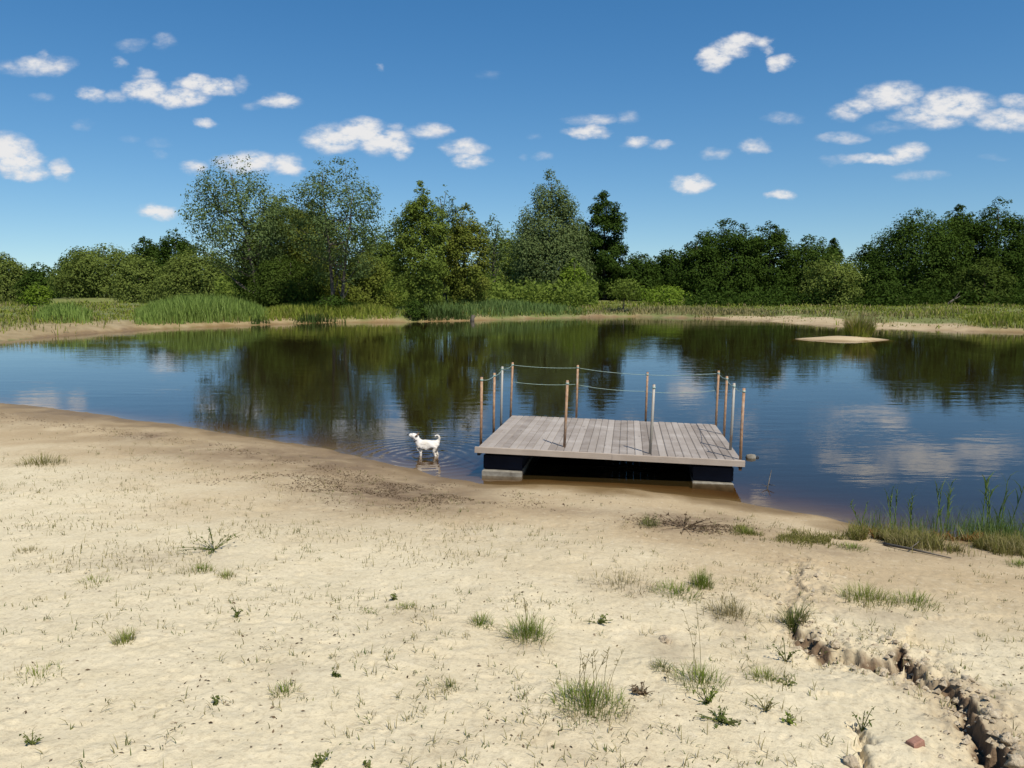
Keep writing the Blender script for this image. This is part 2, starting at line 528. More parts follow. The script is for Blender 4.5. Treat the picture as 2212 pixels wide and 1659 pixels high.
# ------------------------------------------------------------------ the pond
def build_water():
    m, nt, out = new_mat('pond_water')
    co = geo_pos(nt)
    patch = N(nt, 'ShaderNodeMapRange', inp={'From Min': .38, 'From Max': .66, 'To Min': .35, 'To Max': 1.25})
    nt.links.new(noise(nt, co, .16, 3, .5, mapping=(.6, 1.3, 1)), patch.inputs[0])
    a = noise(nt, co, 1.5, 3, .5, mapping=(.55, 1.7, 1))
    b = noise(nt, co, 6.5, 2, .5, mapping=(.6, 1.6, 1))
    h = mth(nt, 'ADD', mth(nt, 'MULTIPLY', a, .0055), mth(nt, 'MULTIPLY', b, .0012))
    h = mth(nt, 'MULTIPLY', h, patch.outputs[0])
    # rings the dog makes
    d = gz(917, 985)
    v = N(nt, 'ShaderNodeVectorMath', operation='DISTANCE')
    nt.links.new(co, v.inputs[0])
    v.inputs[1].default_value = (d[0], d[1], 0)
    r = v.outputs['Value']
    ring = mth(nt, 'MULTIPLY', mth(nt, 'SINE', mth(nt, 'MULTIPLY', r, 34)), mth(nt, 'MULTIPLY', mth(nt, 'EXPONENT', mth(nt, 'MULTIPLY', r, -1.1)), .0013))
    h = mth(nt, 'ADD', h, ring)
    bp = N(nt, 'ShaderNodeBump', inp={'Strength': 1.0, 'Distance': 1.0})
    nt.links.new(h, bp.inputs['Height'])
    gl = N(nt, 'ShaderNodeBsdfGlossy', inp={'Roughness': .015, 'Color': (1, 1, 1, 1)})
    tr = N(nt, 'ShaderNodeBsdfTransparent')
    fr = N(nt, 'ShaderNodeFresnel', inp={'IOR': 1.33})
    nt.links.new(bp.outputs[0], gl.inputs['Normal'])
    nt.links.new(bp.outputs[0], fr.inputs['Normal'])
    body = N(nt, 'ShaderNodeBsdfDiffuse', inp={'Color': (.075, .050, .016, 1)})
    bm = N(nt, 'ShaderNodeMixShader', inp={0: .22})
    nt.links.new(tr.outputs[0], bm.inputs[1])
    nt.links.new(body.outputs[0], bm.inputs[2])
    mx = N(nt, 'ShaderNodeMixShader')
    nt.links.new(fr.outputs[0], mx.inputs[0])
    nt.links.new(bm.outputs[0], mx.inputs[1])
    nt.links.new(gl.outputs[0], mx.inputs[2])
    nt.links.new(mx.outputs[0], out.inputs['Surface'])
    ab = N(nt, 'ShaderNodeVolumeAbsorption', inp={'Color': (.60, .40, .15, 1), 'Density': 5.0})
    nt.links.new(ab.outputs[0], out.inputs['Volume'])
    mb = MB()
    mb.box((-320, -6, -6), (320, 340, 0))
    tag(mb.build('pond_water', m), kind='structure')
build_water()

# ------------------------------------------------------------------ the bathing raft
def build_dock():
    th, W, D, roll, pit = -.149, 3.45, 3.155, -.0208, -.024
    o = np.array([-.470, 10.172, .395])
    u = np.array([math.cos(th), math.sin(th), roll]); u /= np.linalg.norm(u)
    v = np.array([-math.sin(th), math.cos(th), pit]); v -= u * (u @ v); v /= np.linalg.norm(v)
    n = np.cross(u, v)
    root = empty('floating_dock', (0, 0, 0))
    M = Matrix(((u[0], v[0], n[0], o[0]), (u[1], v[1], n[1], o[1]), (u[2], v[2], n[2], o[2]), (0, 0, 0, 1)))
    base = o + u * W / 2 + v * D / 2 - n * .45
    root.matrix_world = M
    root.location = base
    sh = np.array([-W / 2, -D / 2, .45])                     # from deck-corner coordinates to the Empty's own
    tag(root, 'weathered grey wooden raft with rusty posts floating at the edge of the pond', 'dock')
    def L(p):
        return tuple(np.asarray(p, float) + sh)
    def deckpt(X, Y, z=0.0):
        d = ray(X, Y)
        c = np.array([0, 0, H])
        t = ((o + n * z - c) @ n) / (d @ n)
        q = c + d * t - o
        return np.array([q @ u, q @ v, z])
    rg = random.Random(3)
    mb = MB()
    k = 33
    w = W / k
    for i in range(k):
        a = rg.uniform(-.004, .004)
        mb.box(L((i * w + .0012, .034 + rg.uniform(0, .004), -.032)), L(((i + 1) * w - .0012, D + rg.uniform(-.012, .012), a)), t=rg.random(), bev=.009)
    mb.build('deck_planks', DECK, root)
    mb = MB()
    mb.box(L((-.03, 0, -.074)), L((W * .52, .032, .006)), bev=.004)
    mb.box(L((W * .52 + .003, .001, -.076)), L((W + .03, .033, .004)), bev=.004)
    mb.build('front_board', RIM, root)
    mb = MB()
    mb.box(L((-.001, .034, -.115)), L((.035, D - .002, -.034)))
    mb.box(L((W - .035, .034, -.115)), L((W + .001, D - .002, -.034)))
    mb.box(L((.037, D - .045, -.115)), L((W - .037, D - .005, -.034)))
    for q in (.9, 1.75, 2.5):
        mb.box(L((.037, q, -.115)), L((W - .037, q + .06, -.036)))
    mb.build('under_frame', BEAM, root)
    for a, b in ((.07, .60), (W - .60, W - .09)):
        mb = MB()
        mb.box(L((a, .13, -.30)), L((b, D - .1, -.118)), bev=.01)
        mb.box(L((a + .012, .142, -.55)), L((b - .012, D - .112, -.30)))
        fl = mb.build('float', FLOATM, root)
        mb = MB()
        mb.box(L((a - .006, .055, -.47)), L((b + .006, D - .094, -.318)), bev=.012)
        mb.build('pale_foot', BAND, fl)
    posts = [(1039, 951, 1039.6, 815, 1), (1066.6, 927, 1067.5, 806, 1), (1082.5, 915, 1084.6, 792, 0), (1103, 897, 1107, 783, 1), (1245, 903, 1248, 789, 1),
             (1394.5, 909, 1399, 804, 1), (1546.6, 918, 1553, 801, 1), (1564, 939, 1571, 813, 1), (1577.5, 972, 1586.5, 828, 0), (1600, 993, 1608, 839, 1),
             (1219, 966, 1225.6, 822, 1), (1404, 980, 1413, 831, 0)]
    tops = []
    for X, Y, X2, Y2, r in posts:
        b = deckpt(X, Y)
        wp = o + u * b[0] + v * b[1]
        tp = gd(X2, Y2, wp[1]) - o
        t = np.array([tp @ u, b[1] + .01, tp @ n])
        tops.append(t)
        mb = MB()
        lo = b - np.array([0, 0, .14 if (b[0] < .03 or b[0] > W - .03) else .03])
        mid = lo + (t - lo) * .5 + np.array([rg.uniform(-.006, .006), 0, 0])
        mb.tube([L(lo), L(mid), L(t)], [.0195, .019, .0185], k=10)
        po = mb.build('post', RUST if r else GALV, root, smooth=True)
        tag(po, 'post rusted orange' if r else 'bare grey post')
        mb = MB()
        mb.tube([L(t - [0, 0, .055]), L(t - [0, 0, .03])], [.0225, .0225], k=10)
        mb.build('rope_collar', ROPE, po, smooth=True)
    def span(a, b, ha, hb, sag):
        P = []
        for i in range(15):
            s = i / 14
            p = (a + (np.array([0, 0, ha]))) * (1 - s) + (b + np.array([0, 0, hb])) * s
            p[2] -= sag * 4 * s * (1 - s)
            P.append(L(p + np.array([0, .024, 0])))
        mb = MB()
        mb.tube(P, .0042, k=5)
        mb.build('rope', ROPE, root, smooth=True)
    for i, j in ((3, 4), (4, 5), (5, 6)):
        span(tops[i], tops[j], -.05, -.05, .02)
        span(tops[i], tops[j], -.34, -.33, .03)
    for i, j in ((0, 1), (1, 2), (2, 3), (9, 8), (8, 7), (7, 6)):
        span(tops[i], tops[j], -.04, -.04, .03)
build_dock()

# ------------------------------------------------------------------ the dog
def build_dog():
    def fur(nt, p):
        co = obj_co(nt)
        f = noise(nt, co, 9, 4)
        nt.links.new(ramp(nt, f, [(.3, (.50, .44, .35)), (.6, (.66, .61, .54))]), p.inputs['Base Color'])
        add_bump(nt, p, noise(nt, co, 90, 3, mapping=(.4, 1, 1)), .5, .006)
    FUR = pbr('white_fur', rough=.9, build=fur)
    EAR = pbr('tan_ear', (.16, .10, .055), .9)
    NOSE = pbr('black_nose', (.012, .011, .01), .4)
    c = gz(922, 983)
    root = empty('dog', (c[0], c[1], zt(c[0], c[1])))
    dz = -root.location.z
    tag(root, 'small white terrier with curled tail standing in the shallow water', 'dog')
    V, R, E = [], [], []
    def j(x, y, z, r, par=None):
        V.append((x, y, z + dz)); R.append(r)
        if par is not None:
            E.append((par, len(V) - 1))
        return len(V) - 1
    hip = j(.115, 0, .163, (.066, .076))
    mid = j(.02, 0, .162, (.064, .072), hip)
    che = j(-.075, 0, .156, (.070, .084), mid)
    sho = j(-.118, -.004, .182, (.060, .072), che)
    nk = j(-.145, -.008, .238, (.048, .050), sho)
    hd = j(-.166, -.010, .288, (.056, .054), nk)
    fh = j(-.202, -.010, .303, (.047, .042), hd)
    sn = j(-.236, -.010, .306, (.030, .028), fh)
    j(-.266, -.010, .312, (.024, .021), sn)
    rum = j(.160, 0, .190, (.040, .050), hip)
    t0 = j(.186, 0, .228, (.018, .018), rum)
    t1 = j(.196, 0, .266, (.016, .016), t0)
    t2 = j(.182, 0, .300, (.014, .014), t1)
    t3 = j(.152, 0, .306, (.012, .012), t2)
    j(.128, 0, .286, (.008, .008), t3)
    g = -dz
    for s, dx in ((-1, 0.0), (1, .022)):
        a = j(-.098 - dx, s * .042, .118, (.030, .036), che)
        b = j(-.085 - dx, s * .047, .050, (.021, .024), a)
        k = j(-.090 - dx, s * .047, (dz * -1 - .0) * 0 - .030, (.017, .018), b)
        p = j(-.094 - dx, s * .047, -dz + .022, (.016, .016), k)
        j(-.116 - dx, s * .047, -dz + .014, (.016, .012), p)
        a = j(.128 + dx, s * .040, .118, (.036, .048), hip)
        b = j(.108 + dx, s * .046, .052, (.024, .028), a)
        k = j(.142 + dx, s * .046, -.012, (.016, .018), b)
        p = j(.134 + dx, s * .046, -dz + .022, (.015, .015), k)
        j(.112 + dx, s * .046, -dz + .014, (.016, .012), p)
    me = bpy.data.meshes.new('body')
    me.from_pydata(V, E, [])
    b = link('body', me, FUR, root)
    md = b.modifiers.new('skin', 'SKIN')
    md.use_smooth_shade = True
    sv = me.skin_vertices[0].data
    for i, r in enumerate(R):
        sv[i].radius = r
        sv[i].use_root = (i == 0)
    sb = b.modifiers.new('sub', 'SUBSURF')
    sb.levels = sb.render_levels = 3
    tx = bpy.data.textures.new('fur_lumps', 'CLOUDS')
    tx.noise_scale = .022
    dm = b.modifiers.new('coat', 'DISPLACE')
    dm.texture, dm.strength, dm.mid_level = tx, .016, .45
    def blob(name, c, r, mat, rot=0.0, sub=None):
        u, w = np.meshgrid(np.linspace(0, 2 * np.pi, 13)[:-1], np.linspace(0, np.pi, 8), indexing='ij')
        P = np.stack([np.cos(u) * np.sin(w) * r[0], np.sin(u) * np.sin(w) * r[1], np.cos(w) * r[2]], -1).reshape(-1, 3)
        cr, sr = math.cos(rot), math.sin(rot)
        P = np.stack([P[:, 0] * cr + P[:, 2] * sr, P[:, 1], -P[:, 0] * sr + P[:, 2] * cr], -1) + np.array(c) + [0, 0, dz]
        idx = np.arange(12 * 8).reshape(12, 8)
        nx = np.roll(idx, -1, 0)
        Q = np.stack([idx[:, :-1], nx[:, :-1], nx[:, 1:], idx[:, 1:]], -1).reshape(-1, 4)
        return link(name, mesh_np(name, P, quads=Q, smooth=True), mat, root)
    for s in (-1, 1):
        blob('ear', (-.142, -.010 + s * .050, .312), (.014, .010, .034), EAR, .9)
        blob('eye', (-.208, -.010 + s * .030, .320), (.006, .005, .006), NOSE)
    blob('nose', (-.286, -.010, .320), (.011, .012, .009), NOSE)
    blob('collar', (-.150, -.008, .236), (.054, .054, .013), NOSE, -.55)
build_dog()

# ------------------------------------------------------------------ trees
LEAF = {
    'dark':   leaf_mat('leaf_dark', (.030, .052, .009), (.048, .080, .014), (.074, .112, .021), .3, 0),
    'shade':  leaf_mat('leaf_deep', (.045, .070, .012), (.068, .098, .018), (.100, .130, .028), .33, 0),
    'mid':    leaf_mat('leaf_mid', (0.098, 0.137, 0.024), (0.148, 0.193, 0.035), (0.201, 0.245, 0.050), .38, 0),
    'olive':  leaf_mat('leaf_olive', (0.100, 0.128, 0.021), (0.148, 0.173, 0.031), (0.211, 0.217, 0.046), .38, 0),
    'open':   leaf_mat('leaf_open', (.075, .110, .034), (.110, .152, .050), (.150, .195, .070), .35, 0),
    'silver': leaf_mat('leaf_silver', (.100, .135, .045), (.150, .190, .070), (.205, .240, .105), .38, 0),
    'bush':   leaf_mat('leaf_bush', (0.101, 0.133, 0.029), (0.143, 0.179, 0.039), (0.195, 0.231, 0.057), .38, 0),
    'bright': leaf_mat('leaf_bright', (0.114, 0.168, 0.019), (0.168, 0.240, 0.029), (0.228, 0.294, 0.050), .42, 0),
}

def leaf_cards(P, size, nrm, rng, asp=.6):
    """one small diamond per leaf"""
    n = len(P)
    a = rng.normal(size=(n, 3))
    t = np.cross(nrm, a)
    t /= np.linalg.norm(t, axis=1)[:, None] + 1e-9
    b = np.cross(nrm, t)
    s = (size * rng.uniform(.6, 1.35, n))[:, None]
    fold = nrm * s * .18
    V = np.stack([P - t * s, P + b * s * asp + fold, P + t * s, P - b * s * asp + fold], 1).reshape(-1, 3)
    return V, np.arange(n * 4).reshape(-1, 4)

PROF = {
    'round':  lambda h: np.sqrt(np.maximum(0, 1 - (2 * np.clip(h, 0, 1) ** 1.05 - 1) ** 2)) * (1 - .12 * h),
    'dome':   lambda h: np.sqrt(np.maximum(0, 1 - h ** 2.2)) * (.85 + .15 * sm(0, .25, h)),
    'cone':   lambda h: (1 - h) ** .62 * (.62 + .38 * sm(0, .3, h)) + .05,
    'billow': lambda h: np.minimum(1, 1.75 * (1 - h)) ** .6 * (.74 + .26 * sm(0, .3, h)),
    'column': lambda h: np.minimum(1, 2.6 * (1 - h)) ** .6 * (.72 + .28 * sm(0, .35, h)),
    'oak':    lambda h: np.sqrt(np.maximum(0, 1 - h ** 3)) * (.78 + .22 * sm(0, .4, h)),
    'vase':   lambda h: np.sin(np.pi * (.12 + .80 * h)) ** .75,
    'umb':    lambda h: np.sqrt(np.maximum(0, 1 - (1.25 * h - .25) ** 2)),
}
TREE_FACES = [0]

def make_tree(name, label, cat, X, top, base, hw, D, kind, leaf, group=None, foot=.0, tau=4.6, nc=None, lean=0.0, seed=0, csize=.29, droop=0.0, trunk=None, stems=1, leafk=1.0):
    """a crown of leaf clumps round a tapered trunk with limbs; foot = where the crown starts, as a share of the height"""
    rng = np.random.default_rng(seed or (int(X) * 7 + int(top)))
    b = gd(X - lean, base, D)
    zg = zt(b[0], b[1])
    t = gd(X, top, D)
    hgt = t[2] - zg
    rw = hw * 1.1 * D / F
    z0 = hgt * foot
    hc = hgt - z0
    root = empty(name, (b[0], b[1], zg))
    tag(root, label, cat, group)
    lx = lean * D / F
    prof = PROF[kind]
    nc = int((nc or 44 + 30 * hc / max(rw, .1)) * 1.5)
    h = rng.beta(1.15, 1.05, nc * 3)
    wv = np.maximum(prof(h), .03)
    keep = rng.random(len(h)) < np.maximum(wv, .45)
    h, wv = h[keep][:nc], wv[keep][:nc]
    nc = len(h)
    az = rng.uniform(0, 2 * np.pi, nc)
    lob = 1 + .16 * np.sin(az * 3 + rng.uniform(0, 6)) * np.sin(h * 9 + rng.uniform(0, 6))
    rad = rw * wv * np.sqrt(rng.uniform(.2, 1, nc)) * lob
    cs = csize * rw * rng.uniform(.65, 1.25, nc) * (.55 + .45 * wv)
    cs[h > .88] *= .6
    rad = np.maximum(rad - cs * .38, 0)
    C = np.stack([np.cos(az) * rad + lx * (.55 + .45 * h), np.sin(az) * rad * .9, z0 + np.clip(h * hc - cs * .35 * (h > .75), cs * .5 * (foot < .02), None)], -1)
    C[int(np.argmax(h))] = (lx + rw * rng.uniform(-.08, .08), 0, hgt - cs[int(np.argmax(h))] * .55)
    size = .00145 * D * leafk
    area = hc * rw * 2 * .72
    n = int(min(60000, tau * area / (size * size * 1.2 * .5)))
    wgt = cs ** 2
    ci = rng.choice(nc, n, p=wgt / wgt.sum())
    d = rng.normal(size=(n, 3))
    d /= np.linalg.norm(d, axis=1)[:, None]
    rr = rng.uniform(.25, 1, n) ** .5 * np.where(rng.random(n) < .12, 1.35, 1)
    sc = np.array([1.0, 1.0, .80])
    P = C[ci] + d * rr[:, None] * cs[ci][:, None] * sc
    if droop:
        P[:, 2] -= droop * cs[ci] * rng.random(n) ** 2 * 2
    P[:, 2] = np.maximum(P[:, 2], .12)
    ax = P - np.array([lx * .7, 0, z0 + hc * .35])
    ax /= np.linalg.norm(ax, axis=1)[:, None] + 1e-9
    nrm = d * .55 + ax * .5 + rng.normal(size=(n, 3)) * .38 + np.array([0, 0, .35])
    nrm /= np.linalg.norm(nrm, axis=1)[:, None]
    V, Q = leaf_cards(P, size, nrm, rng)
    ct = rng.uniform(.05, .8, nc)
    tint = np.clip(ct[ci] * .6 + rng.normal(.2, .12, n) + rng.uniform(-.16, .2), 0, 1)
    TREE_FACES[0] += n
    link('crown', mesh_np('crown', V, quads=Q, tint=tint), LEAF[leaf], root)
    mb = MB()
    r0 = trunk or max(.06, .020 * hgt)
    ends = []
    for s in range(stems):
        sx = (s - (stems - 1) / 2) * rw * .16
        tipx, tipy = lx + sx * 3.2, rng.uniform(-.15, .15) * rw
        m = 9
        q = np.linspace(0, 1, m)
        zt_ = q * (hgt * (.9 - .1 * s % .3))
        Px = sx + (tipx - sx) * q ** 1.3 + np.cumsum(rng.normal(0, .012 * hgt, m)) * q
        Py = tipy * q + np.cumsum(rng.normal(0, .012 * hgt, m)) * q
        T = np.stack([Px, Py, zt_ - .15], -1)
        rs = r0 / math.sqrt(stems)
        mb.tube(T, rs * (1 - .9 * q) + .012, k=7)
        ends.append((T, rs))
    for i in rng.choice(nc, min(nc, 34 if tau < 1.6 else 14), replace=False):
        T, rs = ends[rng.integers(0, stems)]
        zc = C[i][2]
        k = int(np.clip(np.searchsorted(T[:, 2], zc - rng.uniform(.15, .38) * hc), 1, len(T) - 2))
        a = T[k]
        e = C[i]
        mid_ = a * .5 + e * .5 + np.array([0, 0, -.05 * hc]) + rng.normal(0, .03 * rw, 3)
        q = np.linspace(0, 1, 6)[:, None]
        Pb = a * (1 - q) ** 2 + 2 * mid_ * q * (1 - q) + e * q ** 2
        ra = rs * (1 - .9 * k / (len(T) - 1)) * .5
        mb.tube(Pb, np.linspace(ra, .012, 6), k=5)
    mb.build('trunk', BARK, root, smooth=True)
    return root

def build_trees():
    R, S, FG = 'far round trees beyond the second pool', 'low willow bushes on the left', 'dark trees along the right bank'
    A = make_tree
    # far left
    A('round_tree', 'dark round tree cut off by the left edge of the picture', 'tree', 18, 545, 640, 48, 250, 'dome', 'bush', seed=11)
    A('round_tree', 'low dark tree between the left edge tree and the wide willow bush', 'tree', 92, 566, 638, 44, 235, 'dome', 'dark', seed=12)
    A('round_tree', 'dark spreading tree rising behind the left end of the wide willow bush', 'tree', 165, 541, 640, 48, 205, 'dome', 'dark', seed=13)
    A('willow_bush', 'wide rounded grey green willow bush beyond the grassy spit', 'bush', 232, 525, 641, 100, 155, 'dome', 'bush', S, seed=14, nc=170, csize=.22)
    A('willow_bush', 'smaller lighter willow bush in the gap between the two wide ones', 'bush', 305, 553, 642, 52, 140, 'dome', 'bush', S, seed=15)
    A('willow_bush', 'wide dense willow bush just left of the leaning tall tree', 'bush', 432, 530, 644, 96, 118, 'dome', 'bush', S, seed=16, nc=170, csize=.22)
    A('oak_tree', 'lower of two dark trees peeping over the willow bushes', 'tree', 322, 511, 640, 42, 195, 'oak', 'dark', seed=17)
    A('oak_tree', 'taller dark tree peeping over the willow bushes by the bare leaning crown', 'tree', 385, 492, 640, 46, 190, 'oak', 'dark', seed=18)
    A('waterside_shrub', 'small light green shrub alone on the left grassy spit', 'shrub', 82, 608, 655, 30, 80, 'dome', 'bright', seed=19, tau=2.0)
    # the two tall airy trees and their neighbours
    A('airy_tree', 'tall airy tree with leaning trunk, white cloud showing through its crown', 'tree', 517, 333, 662, 104, 72, 'vase', 'open', 'tall airy trees', foot=.24, tau=1.35, nc=190, lean=-42, seed=21, csize=.2, trunk=.24)
    A('airy_tree', 'tall airy tree with straight forked trunk standing at the water', 'tree', 736, 338, 690, 96, 62, 'vase', 'open', 'tall airy trees', foot=.20, tau=1.4, nc=200, lean=6, seed=22, csize=.2, trunk=.22, stems=2)
    A('bushy_tree', 'olive green bushy tree filling the gap between the two tall airy trees', 'tree', 618, 410, 662, 78, 78, 'column', 'olive', seed=23, tau=4.6, nc=90)
    A('bushy_tree', 'olive tree leaning against the right side of the straight airy tree', 'tree', 684, 430, 662, 58, 76, 'column', 'olive', seed=24, tau=4.4)
    A('bushy_tree', 'lower green tree at the foot of the leaning airy tree', 'tree', 566, 480, 660, 56, 76, 'column', 'mid', seed=25, tau=4.4)
    A('shrub', 'dark green shrub between the feet of the two tall airy trees', 'shrub', 622, 552, 672, 86, 68, 'dome', 'shade', seed=26)
    A('shrub', 'green shrub right of the straight airy trunk', 'shrub', 785, 540, 660, 66, 78, 'dome', 'olive', seed=27)
    A('bushy_tree', 'slim green tree between the straight airy tree and the twin columns', 'tree', 815, 490, 655, 44, 98, 'column', 'mid', seed=28, tau=3.8)
    A('slender_tree', 'thin pale loose tree just left of the twin columns', 'tree', 855, 448, 655, 32, 100, 'column', 'open', seed=29, tau=1.8, csize=.3)
    A('bushy_tree', 'broad dense column tree with ragged top near mid picture', 'tree', 912, 390, 678, 54, 64, 'column', 'mid', 'twin column trees', seed=30, tau=4.4, nc=150)
    A('slender_tree', 'see through upright crown between the twin columns', 'tree', 962, 398, 668, 34, 69, 'column', 'open', seed=31, tau=1.2, nc=90, foot=.25, csize=.25)
    A('bushy_tree', 'narrower pointed column tree right of the ragged one', 'tree', 1008, 438, 668, 50, 67, 'column', 'olive', 'twin column trees', seed=32, tau=4.4, nc=130)
    A('slender_tree', 'small see through tree left of the silvery willow', 'tree', 1066, 462, 648, 28, 112, 'vase', 'open', seed=33, tau=.9, foot=.3)
    A('bushy_tree', 'dark tree tucked behind the left side of the silvery willow', 'tree', 1094, 496, 648, 50, 122, 'oak', 'mid', seed=34)
    A('silver_willow', 'tall silvery green willow with feathery crown tapering to the top', 'tree', 1186, 366, 645, 84, 100, 'billow', 'silver', seed=35, tau=4.8, nc=130, droop=.5, csize=.34)
    A('shrub', 'bright green shrub at the right foot of the silvery willow', 'shrub', 1240, 556, 645, 34, 95, 'dome', 'bright', seed=36, tau=2.0)
    A('oak_tree', 'tall dark ragged tree standing right of the silvery willow', 'tree', 1305, 412, 648, 52, 128, 'oak', 'dark', seed=37, tau=5, nc=80)
    A('oak_tree', 'dark shoulder tree between silvery willow and tall ragged tree', 'tree', 1252, 470, 648, 36, 134, 'oak', 'dark', seed=38)
    A('bushy_tree', 'low dark tree just right of the tall ragged tree', 'tree', 1378, 543, 646, 50, 126, 'dome', 'dark', seed=39)
    A('bushy_tree', 'low dark tree in the dip of the skyline', 'tree', 1450, 531, 646, 44, 140, 'oak', 'dark', seed=40)
    A('bushy_tree', 'lowest dark tree filling the skyline dip, beside the ragged tree pair', 'tree', 1414, 553, 646, 44, 150, 'dome', 'dark', seed=401)
    A('young_tree', 'young lollipop tree with bare stem and its shadow on the meadow', 'tree', 1347, 600, 659, 36, 72, 'umb', 'mid', foot=.48, tau=2.4, seed=41, nc=30, csize=.4)
    A('shrub', 'low yellowish green shrub on the meadow right of the young tree', 'shrub', 1432, 616, 648, 56, 92, 'dome', 'bright', seed=42, tau=2.4)
    # right bank
    A('oak_tree', 'left shoulder of the dark trees on the right bank', 'tree', 1508, 506, 655, 48, 103, 'oak', 'dark', FG, seed=43)
    A('oak_tree', 'broad dark tree with double rounded top on the right bank', 'tree', 1566, 472, 655, 76, 106, 'oak', 'dark', FG, seed=44, nc=90)
    A('oak_tree', 'dark tree with small pointed top between broad trees on the right bank', 'tree', 1657, 478, 655, 56, 108, 'oak', 'dark', FG, seed=45, nc=70)
    A('oak_tree', 'flat topped dark tree behind the light green bush', 'tree', 1742, 507, 655, 66, 112, 'oak', 'dark', FG, seed=46)
    A('slender_tree', 'thin dark spire peeping over the light green bush', 'tree', 1794, 514, 645, 36, 125, 'cone', 'dark', seed=47)
    A('light_bush', 'light green rounded bush standing before the dark right bank trees', 'bush', 1797, 549, 661, 60, 86, 'oak', 'bush', seed=48, tau=3.0, nc=70)
    A('oak_tree', 'low dark tree in the notch left of the great domed tree', 'tree', 1874, 522, 652, 52, 122, 'dome', 'dark', seed=49)
    A('domed_tree', 'great dark domed tree, the widest on the right bank', 'tree', 1975, 450, 658, 92, 96, 'oak', 'dark', seed=50, nc=140, tau=3.4)
    A('domed_tree', 'dark rounded tree joining the great dome on its right', 'tree', 2058, 444, 658, 58, 98, 'oak', 'dark', seed=51, nc=80)
    A('oak_tree', 'tallest dark tree of the right bank with loose upper crown', 'tree', 2146, 425, 660, 68, 97, 'oak', 'dark', seed=152, tau=3.4, nc=90)
    A('oak_tree', 'dark tree cut off by the right edge of the picture', 'tree', 2222, 456, 660, 52, 100, 'oak', 'dark', seed=53)
    A('shrub', 'mid green shrub at the foot of the tallest right bank tree', 'shrub', 2120, 556, 664, 56, 88, 'dome', 'shade', seed=54)
    A('shrub', 'dark low shrub at the left foot of the great domed tree', 'shrub', 1893, 566, 660, 42, 90, 'dome', 'dark', seed=55)
    # plants right at the far waterline
    A('waterside_shrub', 'dark dense bush overhanging the water below the twin columns', 'shrub', 898, 645, 690, 24, 60, 'dome', 'dark', seed=56, tau=3)
    A('waterside_shrub', 'dark leafy clump round the foot of the straight airy tree', 'shrub', 716, 636, 690, 40, 61, 'dome', 'dark', seed=57, tau=2.6)
build_trees()

# a dead pale trunk leaning out of the right bank trees
def dead_trunk():
    a, b = gd(2042, 662, 84), gd(2074, 640, 87)
    a[2] = zt(a[0], a[1]) - .05
    root = empty('fallen_trunk', tuple(a))
    tag(root, 'pale dead trunk leaning out at the foot of the right bank trees', 'log')
    P = np.array([[0, 0, 0], (b - a) * .5 + [0, 0, .1], b - a])
    mb = MB()
    mb.tube(P, [.13, .10, .05], k=8)
    mb.build('trunk', BARK, root, smooth=True)
    mb = MB()
    mb.tube([P[1], P[1] + [.5, .1, .5], P[1] + [.8, .2, .95]], [.05, .035, .015], k=6)
    mb.build('branch', BARK, root, smooth=True)
dead_trunk()

# a wood far behind, one mass
def far_wood():
    rng = np.random.default_rng(99)
    V, Q, T, o = [], [], [], 0
    for X, top, D in [(x, y, d) for x, y, d in zip(np.linspace(-120, 2350, 52), 575 + 8 * np.sin(np.arange(52) * 1.7) + rng.normal(0, 4, 52), rng.uniform(235, 285, 52))]:
        if X < 330:
            top, D = top + 6, D + 80
        c = gd(X, top, D)
        hgt = c[2]
        n = 1500
        d = rng.normal(size=(n, 3))
        d /= np.linalg.norm(d, axis=1)[:, None]
        P = np.array([c[0], c[1], hgt * .45]) + d * np.array([5.5, 4.5, hgt * .55]) * (rng.random(n) ** .35)[:, None]
        P[:, 2] = np.maximum(P[:, 2], .3)
        nr = d + rng.normal(size=(n, 3)) * .5 + [0, 0, .4]
        nr /= np.linalg.norm(nr, axis=1)[:, None]
        v, q = leaf_cards(P, .52, nr, rng)
        V.append(v); Q.append(q + o); o += len(v)
        T.append(np.clip(rng.uniform(.2, .7) + rng.normal(0, .15, n), 0, 1))
    tag(link('distant_wood', mesh_np('distant_wood', np.vstack(V), quads=np.vstack(Q), tint=np.concatenate(T)), LEAF['dark']), 'dark continuous wood closing the view behind the nearer trees', 'wood', kind='stuff')
far_wood()

